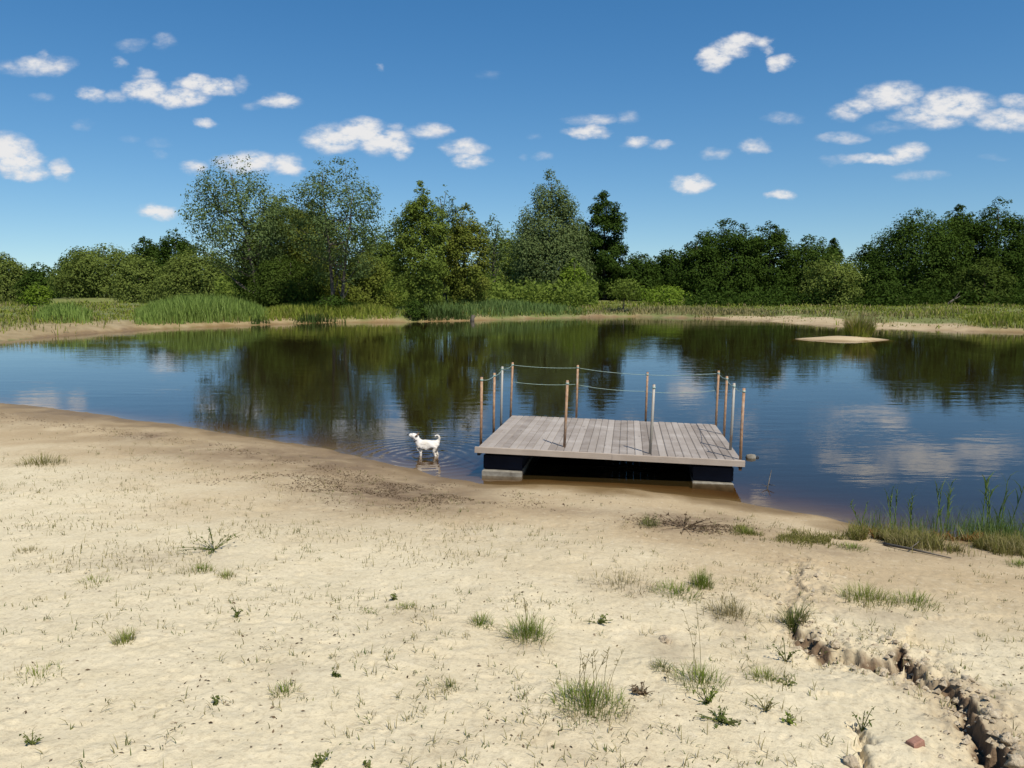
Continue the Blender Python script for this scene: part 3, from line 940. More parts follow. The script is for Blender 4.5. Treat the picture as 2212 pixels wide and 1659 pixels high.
# ------------------------------------------------------------------ grasses, reeds, weeds
def grass_mat(name, c0, c1, c2, tip=None):
    return leaf_mat(name, c0, c1, c2, .35, 0)
GR = {
    'meadow': grass_mat('grass_meadow', (.13, .17, .022), (.205, .235, .038), (.30, .275, .075)),
    'dry':    grass_mat('grass_dry', (.15, .14, .05), (.26, .22, .10), (.38, .31, .17)),
    'reed':   grass_mat('reed_green', (.125, .185, .035), (.185, .255, .058), (.25, .31, .09)),
    'sedge':  grass_mat('sedge_dark', (.03, .05, .014), (.055, .085, .022), (.10, .13, .04)),
    'blue':   grass_mat('reed_blue', (.08, .13, .035), (.125, .185, .055), (.19, .24, .085)),
    'tuft':   grass_mat('tuft_green', (.095, .14, .018), (.165, .215, .036), (.28, .29, .085)),
    'lime':   grass_mat('tuft_lime', (.14, .17, .03), (.21, .24, .05), (.30, .30, .10)),
    'olive':  grass_mat('belt_olive', (.10, .105, .025), (.17, .165, .045), (.28, .225, .10)),
    'straw':  grass_mat('tuft_straw', (.20, .17, .08), (.30, .25, .13), (.42, .35, .20)),
    'weed':   grass_mat('weed_dark', (.065, .09, .022), (.125, .15, .04), (.21, .205, .075)),
    'brown':  grass_mat('dead_brown', (.07, .045, .025), (.15, .105, .065), (.27, .20, .13)),
    'red':    grass_mat('sorrel_red', (.16, .05, .02), (.22, .09, .03), (.20, .16, .05)),
}

def blades(P, h, w, az, bend, tint, rng):
    """curved tapering blades: four quads-worth of face in two quads and a tip triangle"""
    n = len(P)
    dx = np.stack([np.cos(az), np.sin(az), np.zeros(n)], -1)
    sd = np.stack([-np.sin(az + rng.normal(0, .5, n)), np.cos(az), np.zeros(n)], -1)
    sd /= np.linalg.norm(sd, axis=1)[:, None]
    V = []
    for q, wd in ((0, 1.0), (.4, .85), (.75, .5), (1, 0)):
        c = P + dx * (h * bend * q ** 1.8)[:, None] + np.array([0, 0, 1.0]) * (h * q * np.sqrt(np.maximum(1 - (bend * q) ** 2 * .6, .05)))[:, None]
        if q < 1:
            V += [c - sd * (w * wd * .5)[:, None], c + sd * (w * wd * .5)[:, None]]
        else:
            V += [c]
    V = np.stack(V, 1)
    b = np.arange(n)[:, None] * 7
    Q = np.concatenate([b + np.array([0, 1, 3, 2]), b + np.array([2, 3, 5, 4])], 0)
    T = b + np.array([4, 5, 6])
    return V.reshape(-1, 3), Q, T, np.concatenate([tint, tint, tint])

def blade_obj(name, P, h, w, bend, mat, rng, parent=None, az=None, tint=None):
    n = len(P)
    az = rng.uniform(0, 2 * np.pi, n) if az is None else az
    tint = np.clip(rng.beta(2, 2, n), 0, 1) if tint is None else tint
    V, Q, T, t = blades(P, np.broadcast_to(h, n) * rng.uniform(.55, 1.15, n), np.broadcast_to(w, n) * rng.uniform(.7, 1.3, n), az, np.broadcast_to(bend, n) * rng.uniform(.3, 1.4, n), tint, rng)
    return link(name, mesh_np(name, V, quads=Q, tris=T, tint=t), mat, parent)

def far_grass():
    rng = np.random.default_rng(5)
    # meadow grass on the whole far bank, thick near the water and thinner behind
    n = 150000
    dist = 36 + 75 * rng.random(n) ** 1.6
    x = dist * rng.uniform(-.76, .76, n)
    y = dist
    z, d1, d2, sandy, m, e, rub, soil = terrain(x, y, True)
    nz = fbm(x * .3, y * .3, 81, 3)
    dens = sm(.05, 1.3, d2 * .8 + nz * 1.4) * (.35 + .65 * sm(-.45, .15, fbm(x * .12, y * .12, 83, 3))) * (1 - .7 * sandy * sm(8, 2.5, d2 + 3 * nz)) * (1 - .8 * sm(-12, -17, x) * sm(7, 2.5, d2 + 1.5 * nz)) * (m < .3)
    k = (rng.random(n) < dens) & (d2 > .1)
    x, y, z, d2, sandy, nz = x[k], y[k], z[k], d2[k], sandy[k], nz[k]
    h = .13 + .34 * sm(-.1, .7, nz) + .24 * sm(8, 0, d2) * sm(8, -2, x)
    P = np.stack([x, y, z - .02], -1)
    dry = rng.random(len(x)) < np.clip(.14 + .45 * sm(6, 14, x) * sm(14, 5, d2) + .4 * sm(-14, -18, x) * sm(8, 2, d2) + .3 * nz, .03, .95)
    for mask, mt, nm, lab in ((~dry, 'meadow', 'meadow_grass', 'green meadow grass growing over the far bank'), (dry, 'dry', 'dry_grass', 'straw coloured dry grass on the far bank')):
        tag(blade_obj(nm, P[mask], h[mask], .0013 * y[mask], .45, GR[mt], rng), lab, 'grass', kind='stuff')
    # reed beds at the far waterline
    def bed(nm, lab, poly, nn, hh, mt, w=.0011, hvar=.25, zmin=.16):
        X = rng.uniform(poly[0], poly[1], nn)
        f = (X - poly[0]) / (poly[1] - poly[0])
        env = np.clip(np.sin(np.pi * np.clip(f, .03, .97)) ** .45, 0, 1)
        D = rng.uniform(poly[2], poly[3], nn)
        X = X + rng.normal(0, 6, nn)
        P = np.stack([(X - CX) / F * D, D, np.zeros(nn)], -1)
        P[:, 2] = terrain(P[:, 0], P[:, 1]) - .03
        ok = P[:, 2] > zmin
        P, env = P[ok], env[ok]
        hq = hh * env * (1 + hvar * perlin(P[:, 0] * .8, P[:, 1] * .8, 91))
        tag(blade_obj(nm, P, hq, w * P[:, 1], .38, GR[mt], rng), lab, 'reeds', kind='stuff')
    bed('reeds', 'tall bright green reed bed left of the leaning airy tree', (300, 575, 47, 64), 13000, 1.5, 'reed', .0009)
    bed('reeds', 'mixed green waterside growth under the tall airy trees', (560, 860, 54, 68), 8500, .85, 'meadow')
    bed('reeds', 'blue green reeds below the twin columns and the silvery willow', (860, 1260, 60, 76), 10000, 1.05, 'blue', .0009)
    bed('reeds', 'thin reeds at the left end of the grassy spit', (80, 200, 46, 64), 1800, 1.0, 'reed')
    bed('reeds', 'olive sedge along the low bank below the young tree', (1250, 1680, 62, 74), 4500, .5, 'dry')
    bed('reeds', 'green sedge on the bank at the right edge', (2085, 2230, 44, 54), 2200, .55, 'meadow')
    bed('reeds', 'dark sedge hanging into the water below the straight airy tree', (640, 830, 54.5, 58), 3200, .75, 'sedge', .001, .5, -.05)
    bed('reeds', 'dark sedge at the water left of the straight airy tree', (545, 650, 51.5, 55), 1500, .5, 'sedge', .001, .6, -.02)
    bed('reeds', 'dark sedge at the water below the narrower column tree', (890, 1040, 58, 62), 2400, .7, 'sedge', .001, .6, -.02)
    # leafy undergrowth filling the feet of the trees
    n = 26000
    X = rng.uniform(470, 1290, n)
    D = rng.uniform(80, 100, n)
    P = np.stack([(X - CX) / F * D, D, np.zeros(n)], -1)
    P[:, 2] = terrain(P[:, 0], P[:, 1]) + rng.random(n) ** 1.3 * (2.4 + 1.6 * fbm(P[:, 0] * .25, P[:, 1] * .25, 95, 3))
    nr = rng.normal(size=(n, 3)) + [0, -.2, .7]
    nr /= np.linalg.norm(nr, axis=1)[:, None]
    V, Q = leaf_cards(P, .21, nr, rng)
    tag(link('undergrowth', mesh_np('undergrowth', V, quads=Q, tint=np.clip(rng.beta(2, 3, n), 0, 1)), LEAF['mid']), 'leafy undergrowth along the feet of the far trees', 'undergrowth', kind='stuff')
    n = 9000
    X = rng.uniform(1480, 2240, n)
    D = rng.uniform(84, 96, n)
    P = np.stack([(X - CX) / F * D, D, np.zeros(n)], -1)
    P[:, 2] = terrain(P[:, 0], P[:, 1]) + rng.random(n) ** 1.5 * (1.5 + 1.3 * fbm(P[:, 0] * .25, P[:, 1] * .25, 96, 3))
    nr = rng.normal(size=(n, 3)) + [0, -.2, .7]
    nr /= np.linalg.norm(nr, axis=1)[:, None]
    V, Q = leaf_cards(P, .2, nr, rng)
    tag(link('undergrowth', mesh_np('undergrowth', V, quads=Q, tint=np.clip(rng.beta(2, 4, n), 0, 1)), LEAF['dark']), 'dark undergrowth below the right bank trees', 'undergrowth', kind='stuff')
far_grass()

def tuft(name, label, X, Y, hw, hpx, mat, n=120, stalks=0, sh=0, cat='grass tuft', group=None, bend=.75, seed=0, flat=.45, wk=1.0):
    """a tuft of grass on the sand; hw and hpx are its half width and height in survey pixels, turned into metres at its distance"""
    rng = np.random.default_rng(seed or int(X * 3 + Y))
    n = int(n * .78)
    p = on(X, Y)
    k = math.hypot(p[1], H - p[2]) / F
    rw, hh = hw * k, hpx * k
    root = empty(name, tuple(p))
    tag(root, label, cat, group)
    a = rng.uniform(0, 2 * np.pi, n)
    r = rng.random(n) ** .75 * rw * .85
    q = np.stack([np.cos(a) * r, np.sin(a) * r * min(1.6, flat * 2.2), np.zeros(n)], -1)
    q[:, 2] = terrain(q[:, 0] + p[0], q[:, 1] + p[1]) - p[2] - .006
    az = a + rng.normal(0, .7, n)
    blade_obj('grass_leaves', q, hh * (1 - .45 * r / rw), .0031 * wk * (p[1] / 4) ** .5, bend * (.5 + 1.0 * r / rw), GR[mat], rng, root, az=az)
    m = max(34, n // 4)
    a = rng.uniform(0, 2 * np.pi, m)
    r = rng.random(m) ** .6 * rw * 1.1
    q = np.stack([np.cos(a) * r, np.sin(a) * r * min(1.6, flat * 2.2), np.zeros(m)], -1)
    q[:, 2] = terrain(q[:, 0] + p[0], q[:, 1] + p[1]) - p[2] - .004
    blade_obj('dry_leaves', q, hh * .75, .0032 * wk * (p[1] / 4) ** .5, bend * 1.5, GR['straw'], rng, root, az=a + rng.normal(0, .9, m))
    if stalks:
        mb = MB()
        for i in range(stalks):
            an, ln = rng.uniform(0, 6.28), sh * k * rng.uniform(.6, 1.05)
            ld = rng.uniform(.05, .35) * ln
            b0 = np.array([rng.uniform(-.4, .4) * rw, rng.uniform(-.2, .2) * rw, -.005])
            t = np.linspace(0, 1, 6)[:, None]
            Pq = b0 + t * [0, 0, ln] + t ** 2 * np.array([math.cos(an) * ld, math.sin(an) * ld, 0])
            mb.tube(Pq, np.linspace(.0016, .0008, 6), k=4, t=rng.random())
            for e in range(5):
                c = Pq[-1] - (Pq[-1] - Pq[-3]) * rng.random() * .8
                mb.tube([c, c + rng.normal(0, .012, 3) + [0, 0, .014]], [.0022, .0012], k=4, t=rng.random())
        mb.build('seed_stalks', GR['straw'], root)
    return root

def leafy(name, label, X, Y, hw, hpx, mat, n=10, cat='weed', seed=0, up=.8, leaves=5):
    """a branching weed: thin stems with small leaves"""
    rng = np.random.default_rng(seed or int(X * 5 + Y))
    p = on(X, Y)
    k = math.hypot(p[1], H - p[2]) / F
    root = empty(name, tuple(p))
    tag(root, label, cat)
    mb = MB()
    LP, LN = [], []
    for i in range(n):
        an = rng.uniform(0, 6.28)
        out = hw * k * rng.uniform(.35, 1)
        hh = hpx * k * rng.uniform(.4, 1) * (up if out > .5 * hw * k else 1)
        t = np.linspace(0, 1, 5)[:, None]
        Pq = t * np.array([math.cos(an) * out, math.sin(an) * out, 0]) + np.sin(t * 1.4) * [0, 0, hh] - [0, 0, .004]
        mb.tube(Pq, np.linspace(.0028, .0014, 5), k=4, t=rng.random())
        for e in range(leaves):
            s = rng.uniform(.25, 1)
            c = Pq[min(4, int(s * 4))] + rng.normal(0, .006, 3)
            LP.append(c)
            LN.append(rng.normal(size=3) * .6 + [0, -.2, .8])
    mb.build('stems', GR['weed' if mat != 'brown' else 'brown'], root)
    LN = np.array(LN); LN /= np.linalg.norm(LN, axis=1)[:, None]
    V, Q = leaf_cards(np.array(LP), .011 * (p[1] / 4) ** .5, LN, rng, .45)
    link('leaves', mesh_np('leaves', V, quads=Q, tint=rng.random(len(LP))), GR[mat], root)
    return root

def beach_plants():
    G = 'grass tufts on the sand'
    T = lambda lab, *a, **k: tuft('grass_tuft', lab, *a, group=G, **k)
    T('widest green tuft on the sand, long seed stalks, dead brown root beside it', 1275, 1528, 86, 52, 'tuft', n=520, stalks=9, sh=140, wk=1.1)
    T('rounded green tuft with one tall thin stem, right of a much smaller tuft', 1140, 1376, 50, 58, 'tuft', n=300, stalks=4, sh=80)
    T('small round tuft just left of the rounded one with a tall stem', 1040, 1350, 27, 32, 'tuft', n=120)
    T('brightest upright green tuft at the right end of a darker flat one', 1515, 1268, 30, 46, 'tuft', n=240, bend=.5)
    T('flatter darker tuft touching the brightest upright tuft', 1462, 1285, 56, 34, 'tuft', n=220)
    T('long low yellow green tuft on the bank above the crack', 1868, 1296, 62, 44, 'lime', n=340)
    T('greyer right end tuft of the long low grass above the crack', 1972, 1306, 52, 36, 'tuft', n=240)
    T('loose tuft with a single tall stem between crack and widest tuft', 1510, 1476, 62, 50, 'tuft', n=260, stalks=3, sh=160)
    T('small dark tuft at the left end of the loose tuft', 1430, 1446, 22, 28, 'weed', n=90)
    T('bright flat tuft below the star shaped weed on the left sand', 437, 1232, 26, 20, 'tuft', n=130)
    T('yellow green upright tuft alone on the pale left sand', 268, 1388, 24, 38, 'lime', n=130, bend=.5)
    T('tuft with dark leafy right end on the pale sand left of middle', 613, 1496, 30, 28, 'tuft', n=110)
    T('flat grey green tuft near the left edge, low on the beach', 80, 1462, 58, 24, 'lime', n=130)
    T('pale thin tuft near the water on the left beach', 92, 1002, 56, 30, 'olive', n=260)
    T('flat straw tuft by the left edge under the pale thin one', 66, 1190, 30, 14, 'straw', n=90)
    T('small dark spiky tuft on the empty middle sand', 973, 1486, 26, 24, 'weed', n=70)
    T('dry yellowish grass left of the crack top', 1578, 1330, 54, 44, 'straw', n=260, stalks=4, sh=60)
    T('loose dry green strip left of the bright tuft pair', 1340, 1262, 92, 26, 'straw', n=240)
    T('short olive tuft on sand left of the crack', 1652, 1464, 38, 30, 'lime', n=150)
    T('dull green tuft at the near end of the brown mat', 1404, 1136, 26, 32, 'weed', n=140)
    T('golden green tuft at the far end of the brown mat', 1610, 1152, 26, 24, 'lime', n=170)
    T('flat green tuft before the sedge strip on the right', 1842, 1186, 34, 18, 'tuft', n=170)
    T('green tuft at the right edge below the rushes', 2205, 1222, 36, 20, 'tuft', n=170)
    T('thin yellowish tuft with grey twigs on the sand, left of the flat straw litter', 205, 1258, 42, 20, 'lime', n=80)
    T('pale tuft right of the bright flat one below the star weed', 490, 1246, 20, 22, 'lime', n=70)
    T('dry low tuft on sand above the small leafy sprigs', 797, 1322, 24, 10, 'tuft', n=80)
    T('yellow tuft touching a dark upright sprig, middle sand', 876, 1312, 24, 18, 'lime', n=80)
    T('grass growing down the upper end of the crack', 1716, 1352, 26, 60, 'weed', n=240)
    W = lambda lab, *a, **k: leafy('weed', lab, *a, **k)
    W('star shaped weed with stiff dark stalks radiating over the left sand', 462, 1188, 92, 70, 'weed', n=15, leaves=7, up=.38)
    W('dark sprig standing alone below the star weed', 512, 1334, 12, 34, 'weed', n=5)
    W('dark pointed sprig on the pale lower left sand', 466, 1522, 12, 26, 'weed', n=5)
    W('grey green sprig close to the bottom left corner', 70, 1608, 20, 34, 'weed', n=7)
    W('leafy weed at the bottom edge left of middle', 692, 1652, 30, 30, 'weed', n=9)
    W('tiny dark weed touching the bottom edge near the middle', 790, 1656, 12, 16, 'weed', n=5)
    W('small dark sprig right of the pale upright yellow tuft', 850, 1296, 12, 24, 'weed', n=5)
    W('lone dark sprig between the two leafy tufts on middle left sand', 725, 1462, 13, 20, 'weed', n=5)
    W('bushy leafy weed below the loose tuft', 1528, 1520, 34, 42, 'tuft', n=12)
    W('sprawling branching weed with spread leaves, bottom right of the widest tuft', 1558, 1560, 62, 40, 'weed', n=16, leaves=8, up=.4)
    W('pale forked weed on the bare sand near the crack', 1655, 1535, 40, 46, 'straw', n=7)
    W('upright forked weed beside the crack edge', 1697, 1428, 38, 52, 'weed', n=6)
    W('small round weed left of the brick piece', 1702, 1560, 18, 20, 'tuft', n=8)
    W('dark leaves lying right of the short olive tuft', 1700, 1478, 36, 12, 'weed', n=8)
    W('leafy sprawling weed left of the sand clod hole', 1292, 1346, 36, 26, 'weed', n=9)
    W('thin leafy weed in the lower end of the right beach, over the small crack', 1862, 1575, 24, 110, 'weed', n=4)
    W('dead brown root clump at the right end of the widest tuft', 1385, 1500, 30, 30, 'brown', n=16, leaves=6)
    W('brown dead plants forming a mat near the water', 1478, 1140, 95, 22, 'brown', n=34, leaves=9)
beach_plants()

def beach_stuff():
    rng = np.random.default_rng(17)
    # little sprouts and dry threads all over the sand
    n = 6500
    d = 2.4 + 11 * rng.random(n) ** 1.1
    x = d * rng.uniform(-.74, .74, n)
    z, d1, *_ = terrain(x, d, True)
    nz = fbm(x * .8, d * .8, 61, 3)
    ok = (d1 > .6) & (rng.random(n) < .35 + .9 * nz)
    c = np.stack([x, d, z], -1)[ok]
    rep = rng.integers(2, 7, len(c))
    P = np.repeat(c, rep, 0) + np.concatenate([rng.normal(0, .018, (rep.sum(), 2)), np.full((rep.sum(), 1), -.004)], 1)
    dr = rng.random(len(P)) < .6
    tag(blade_obj('sparse_grass', P[dr], .055, .0038, .9, GR['dry'], rng), 'thin dry grass threads scattered over the sand', 'grass', kind='stuff')
    tag(blade_obj('sparse_weeds', P[~dr], .034, .0045, .9, GR['weed'], rng), 'tiny green sprouts scattered over the sand', 'weeds', kind='stuff')
    # standing dry threads in the middle band of the left beach
    n = 5200
    X = rng.uniform(-20, 1100, n); Y = rng.uniform(930, 1260, n)
    k = (Y > np.interp(X, [0, 400, 811, 1040, 1100], [905, 960, 1040, 1080, 1090])) & (rng.random(n) < .75)
    pts = []
    for a, b in zip(X[k], Y[k]):
        q = gz(a, b, .5 if a < 700 else .35)
        pts.append(q)
    P = np.array(pts)
    P[:, 2] = terrain(P[:, 0], P[:, 1]) - .004
    cl = fbm(P[:, 0] * .9, P[:, 1] * .9, 63, 3) > -.05
    tag(blade_obj('sparse_grass', P[cl], .066 * rng.uniform(.4, 1.3, cl.sum()), .0046, .95, GR['dry'], rng), 'thin standing dry grass on the left beach below the water', 'grass', kind='stuff')
    # bits of bark, dead leaves and twigs
    n = 12000
    d = 2.3 + 10 * rng.random(n) ** 1.1
    x = d * rng.uniform(-.74, .74, n)
    z, d1, *_ = terrain(x, d, True)
    ok = (d1 > .25) & (rng.random(n) < .35 + .8 * fbm(x * 1.1, d * 1.1, 62, 3))
    P = np.stack([x, d, z + .003], -1)[ok]
    nr = rng.normal(size=(len(P), 3)) * .35 + [0, 0, 1]
    nr /= np.linalg.norm(nr, axis=1)[:, None]
    V, Q = leaf_cards(P, .0062 * np.minimum(np.exp(rng.normal(0, .4, len(P))), 1.9), nr, rng, .4)
    tag(link('beach_litter', mesh_np('beach_litter', V, quads=Q, tint=rng.random(len(P))), GR['brown']), 'small dead leaves and bark bits strewn over the sand', 'litter', kind='stuff')
    # the wrack along the waterline and on the brown patches
    n = 9000
    X = np.concatenate([rng.normal(800, 170, n // 2), rng.uniform(0, 1050, n // 4), rng.normal(1490, 60, n - n // 2 - n // 4)])
    Y = np.concatenate([1055 + rng.normal(0, 22, n // 2) + (X[:n // 2] - 800) * .05, np.interp(X[n // 2:n // 2 + n // 4], [0, 400, 811, 1050], [885, 942, 1018, 1070]) + rng.normal(0, 7, n // 4), 1132 + rng.normal(0, 12, n - n // 2 - n // 4)])
    P = np.array([gz(a, b, .2) for a, b in zip(X, Y)])
    zz, d1, *_ = terrain(P[:, 0], P[:, 1], True)
    P[:, 2] = zz + .004
    P = P[(d1 > .12) & (fbm(P[:, 0] * 1.5, P[:, 1] * 1.5, 64, 3) > -.1)]
    nr = rng.normal(size=(len(P), 3)) * .4 + [0, 0, 1]
    nr /= np.linalg.norm(nr, axis=1)[:, None]
    V, Q = leaf_cards(P, .013, nr, rng, .4)
    tag(link('wrack', mesh_np('wrack', V, quads=Q, tint=rng.random(len(P))), GR['brown']), 'brown plant wrack washed up along the near waterline', 'wrack', kind='stuff')
    # the sedge strip and rushes on the near right
    def strip(nm, lab, pts, n, hh, mt, sp, w=.0055, bend=.75):
        pts = np.array(pts, float)
        t = rng.uniform(0, len(pts) - 1, n)
        X = np.interp(t, np.arange(len(pts)), pts[:, 0]) + rng.normal(0, 8, n)
        Y = np.interp(t, np.arange(len(pts)), pts[:, 1]) + rng.normal(0, 1, n) * sp
        P = np.array([gz(a, b, .12) for a, b in zip(X, Y)])
        P[:, 2] = terrain(P[:, 0], P[:, 1]) - .005
        q = (P[:, 2] > -.08) & (fbm(P[:, 0] * 2.2, P[:, 1] * 2.2, 66, 3) > -.22)
        tag(blade_obj(nm, P[q], hh * rng.uniform(.45, 1.2, q.sum()), w, bend, GR[mt], rng), lab, 'grass', kind='stuff')
    strip('sedge', 'low olive sedge strip running left of the rushes', [(1590, 1150), (1680, 1166), (1760, 1172), (1850, 1165)], 4600, .055, 'olive', 11)
    strip('waterside_grass', 'olive green grass belt along the near right waterline', [(1840, 1150), (1950, 1160), (2080, 1168), (2230, 1176)], 5600, .16, 'olive', 11)
    strip('waterside_grass', 'golden dry grass mixed into the belt at the near right waterline', [(1860, 1160), (1950, 1168), (2080, 1175), (2230, 1182)], 3000, .15, 'dry', 8)
    strip('sorrel', 'rust red sorrel patches in the near right grass belt', [(1870, 1142), (1935, 1148)], 420, .085, 'red', 5, w=.013)
    strip('sorrel', 'rust red sorrel patch among the rushes further right', [(2020, 1150), (2090, 1156), (2130, 1150)], 420, .10, 'red', 7, w=.016)
    # thin rushes standing in the shallow water
    n = 1250
    X = np.concatenate([rng.uniform(1850, 2230, n // 2), rng.normal(2150, 45, n - n // 2)])
    Y = rng.normal(1140, 9, n) + (X - 1850) * .05
    P = np.array([gz(a, b, .0) for a, b in zip(X, Y)])
    P[:, 2] = np.minimum(terrain(P[:, 0], P[:, 1]), .3) - .005
    tag(blade_obj('rushes', P, .29 * rng.uniform(.3, 1.15, n), .0042, .5, GR['blue'], rng), 'thin blue green rushes standing in the shallows on the near right', 'rushes', kind='stuff')

def reed_plants():
    """leafy reeds: each a stem with alternating lance leaves"""
    rng = np.random.default_rng(23)
    groups = [('broad leafy reed clump at the right, the tallest of the near bank', [(2120, 1148), (2140, 1152), (2160, 1146), (2175, 1150), (2150, 1140), (2135, 1146)], .50),
              ('single upright reed pair with a dark pointed head, left of the others', [(1922, 1138), (1932, 1142), (1927, 1134)], .36),
              ('leafy reed clump midway between the upright pair and the tallest clump', [(2035, 1142), (2048, 1146), (2022, 1144), (2042, 1138)], .42),
              ('slim dark reed just right of the upright pair', [(1966, 1142), (1972, 1146)], .32),
              ('small pale reed at the left end of the rushes', [(1862, 1128), (1858, 1130)], .20),
              ('reed clump cut off by the right edge of the picture', [(2206, 1152), (2220, 1148), (2214, 1156)], .40)]
    for lab, pts, hh in groups:
        c = gz(pts[0][0], pts[0][1], 0)
        c[2] = zt(c[0], c[1])
        root = empty('reed_clump', tuple(c))
        tag(root, lab, 'reeds', 'reed clumps at the near right waterline')
        mb = MB()
        P, A, Hh = [], [], []
        for X, Y in pts:
            q = gz(X, Y, 0)
            b = np.array([q[0] - c[0], q[1] - c[1], zt(q[0], q[1]) - c[2] - .01])
            ln = hh * rng.uniform(.8, 1.1) + .05
            tip = b + [rng.normal(0, .05), rng.normal(0, .04), ln]
            mb.tube([b, b * .5 + tip * .5, tip], [.005, .0042, .003], k=5, t=.4)
            for i in range(8):
                s = .25 + .75 * i / 7
                P.append(b + (tip - b) * s)
                A.append((0 if i % 2 else math.pi) + rng.normal(0, .5))
                Hh.append(hh * .40 * (1.1 - .45 * abs(s - .6)))
        mb.build('stems', GR['reed'], root)
        P = np.array(P)
        blade_obj('leaves', P, np.array(Hh), .0125, .68, GR['blue'], rng, root, az=np.array(A))
beach_stuff()
reed_plants()

# islet tuft
def islet():
    rng = np.random.default_rng(31)
    p = gd(1856, 714, ISLE[1] + .2)
    z = zt(p[0], p[1])
    root = empty('rush_tuft', (p[0], p[1], z))
    tag(root, 'green rush tuft growing on the little sand islet', 'rushes')
    n = 900
    a = rng.uniform(0, 6.28, n)
    r = np.sqrt(rng.random(n)) * .62
    blade_obj('grass_leaves', np.stack([np.cos(a) * r, np.sin(a) * r * .7, np.full(n, -.03)], -1), 1.05 * (1.1 - r * .8), .04, .5, GR['meadow'], rng, root, az=a)
    n = 260
    a = rng.uniform(0, 6.28, n)
    r = np.sqrt(rng.random(n)) * .6
    blade_obj('seed_heads', np.stack([np.cos(a) * r, np.sin(a) * r * .7, np.full(n, .0)], -1), 1.25, .03, .5, GR['dry'], rng, root, az=a)
islet()

# stump at the far waterline
def stump():
    p = gz(1019, 692, .05)
    root = empty('tree_stump', (p[0], p[1], zt(p[0], p[1]) - .05))
    tag(root, 'short dark stump at the far waterline below the narrower column tree', 'stump')
    mb = MB()
    mb.tube([(0, 0, 0), (.05, 0, .3), (.12, 0, .62)], [.2, .16, .13], k=9)
    mb.build('stump_wood', BARK, root, smooth=True)
    mb = MB()
    mb.tube([(.06, 0, .35), (.3, -.05, .5)], [.06, .03], k=6)
    mb.build('root', BARK, root, smooth=True)
stump()

# ------------------------------------------------------------------ small things on the beach and in the water
def lump(name, label, cat, X, Y, r, mat, seed, flat=.6, group=None, amp=.35, sink=.25, z=None):
    rng = np.random.default_rng(seed)
    u, w = np.meshgrid(np.linspace(0, 2 * np.pi, 25)[:-1], np.linspace(0, np.pi, 14), indexing='ij')
    D = np.stack([np.cos(u) * np.sin(w), np.sin(u) * np.sin(w), np.cos(w)], -1).reshape(-1, 3)
    f = 1 + amp * perlin(D[:, 0] * 1.6 + seed, D[:, 1] * 1.6 + D[:, 2] * 2.1, seed) + amp * .5 * perlin(D[:, 0] * 4 + seed, D[:, 1] * 4 - D[:, 2] * 3.7, seed + 1)
    P = D * f[:, None] * np.array([r, r * .8, r * flat])
    p = on(X, Y) if z is None else gz(X, Y, z)
    P[:, 2] += r * flat * (1 - 2 * sink)
    idx = np.arange(24 * 14).reshape(24, 14)
    nx = np.roll(idx, -1, 0)
    Q = np.stack([idx[:, :-1], nx[:, :-1], nx[:, 1:], idx[:, 1:]], -1).reshape(-1, 4)[:, ::-1]
    o = link(name, mesh_np(name, P, quads=Q, smooth=True), mat)
    o.location = p
    o.rotation_euler.z = rng.uniform(0, 6)
    return tag(o, label, cat, group)

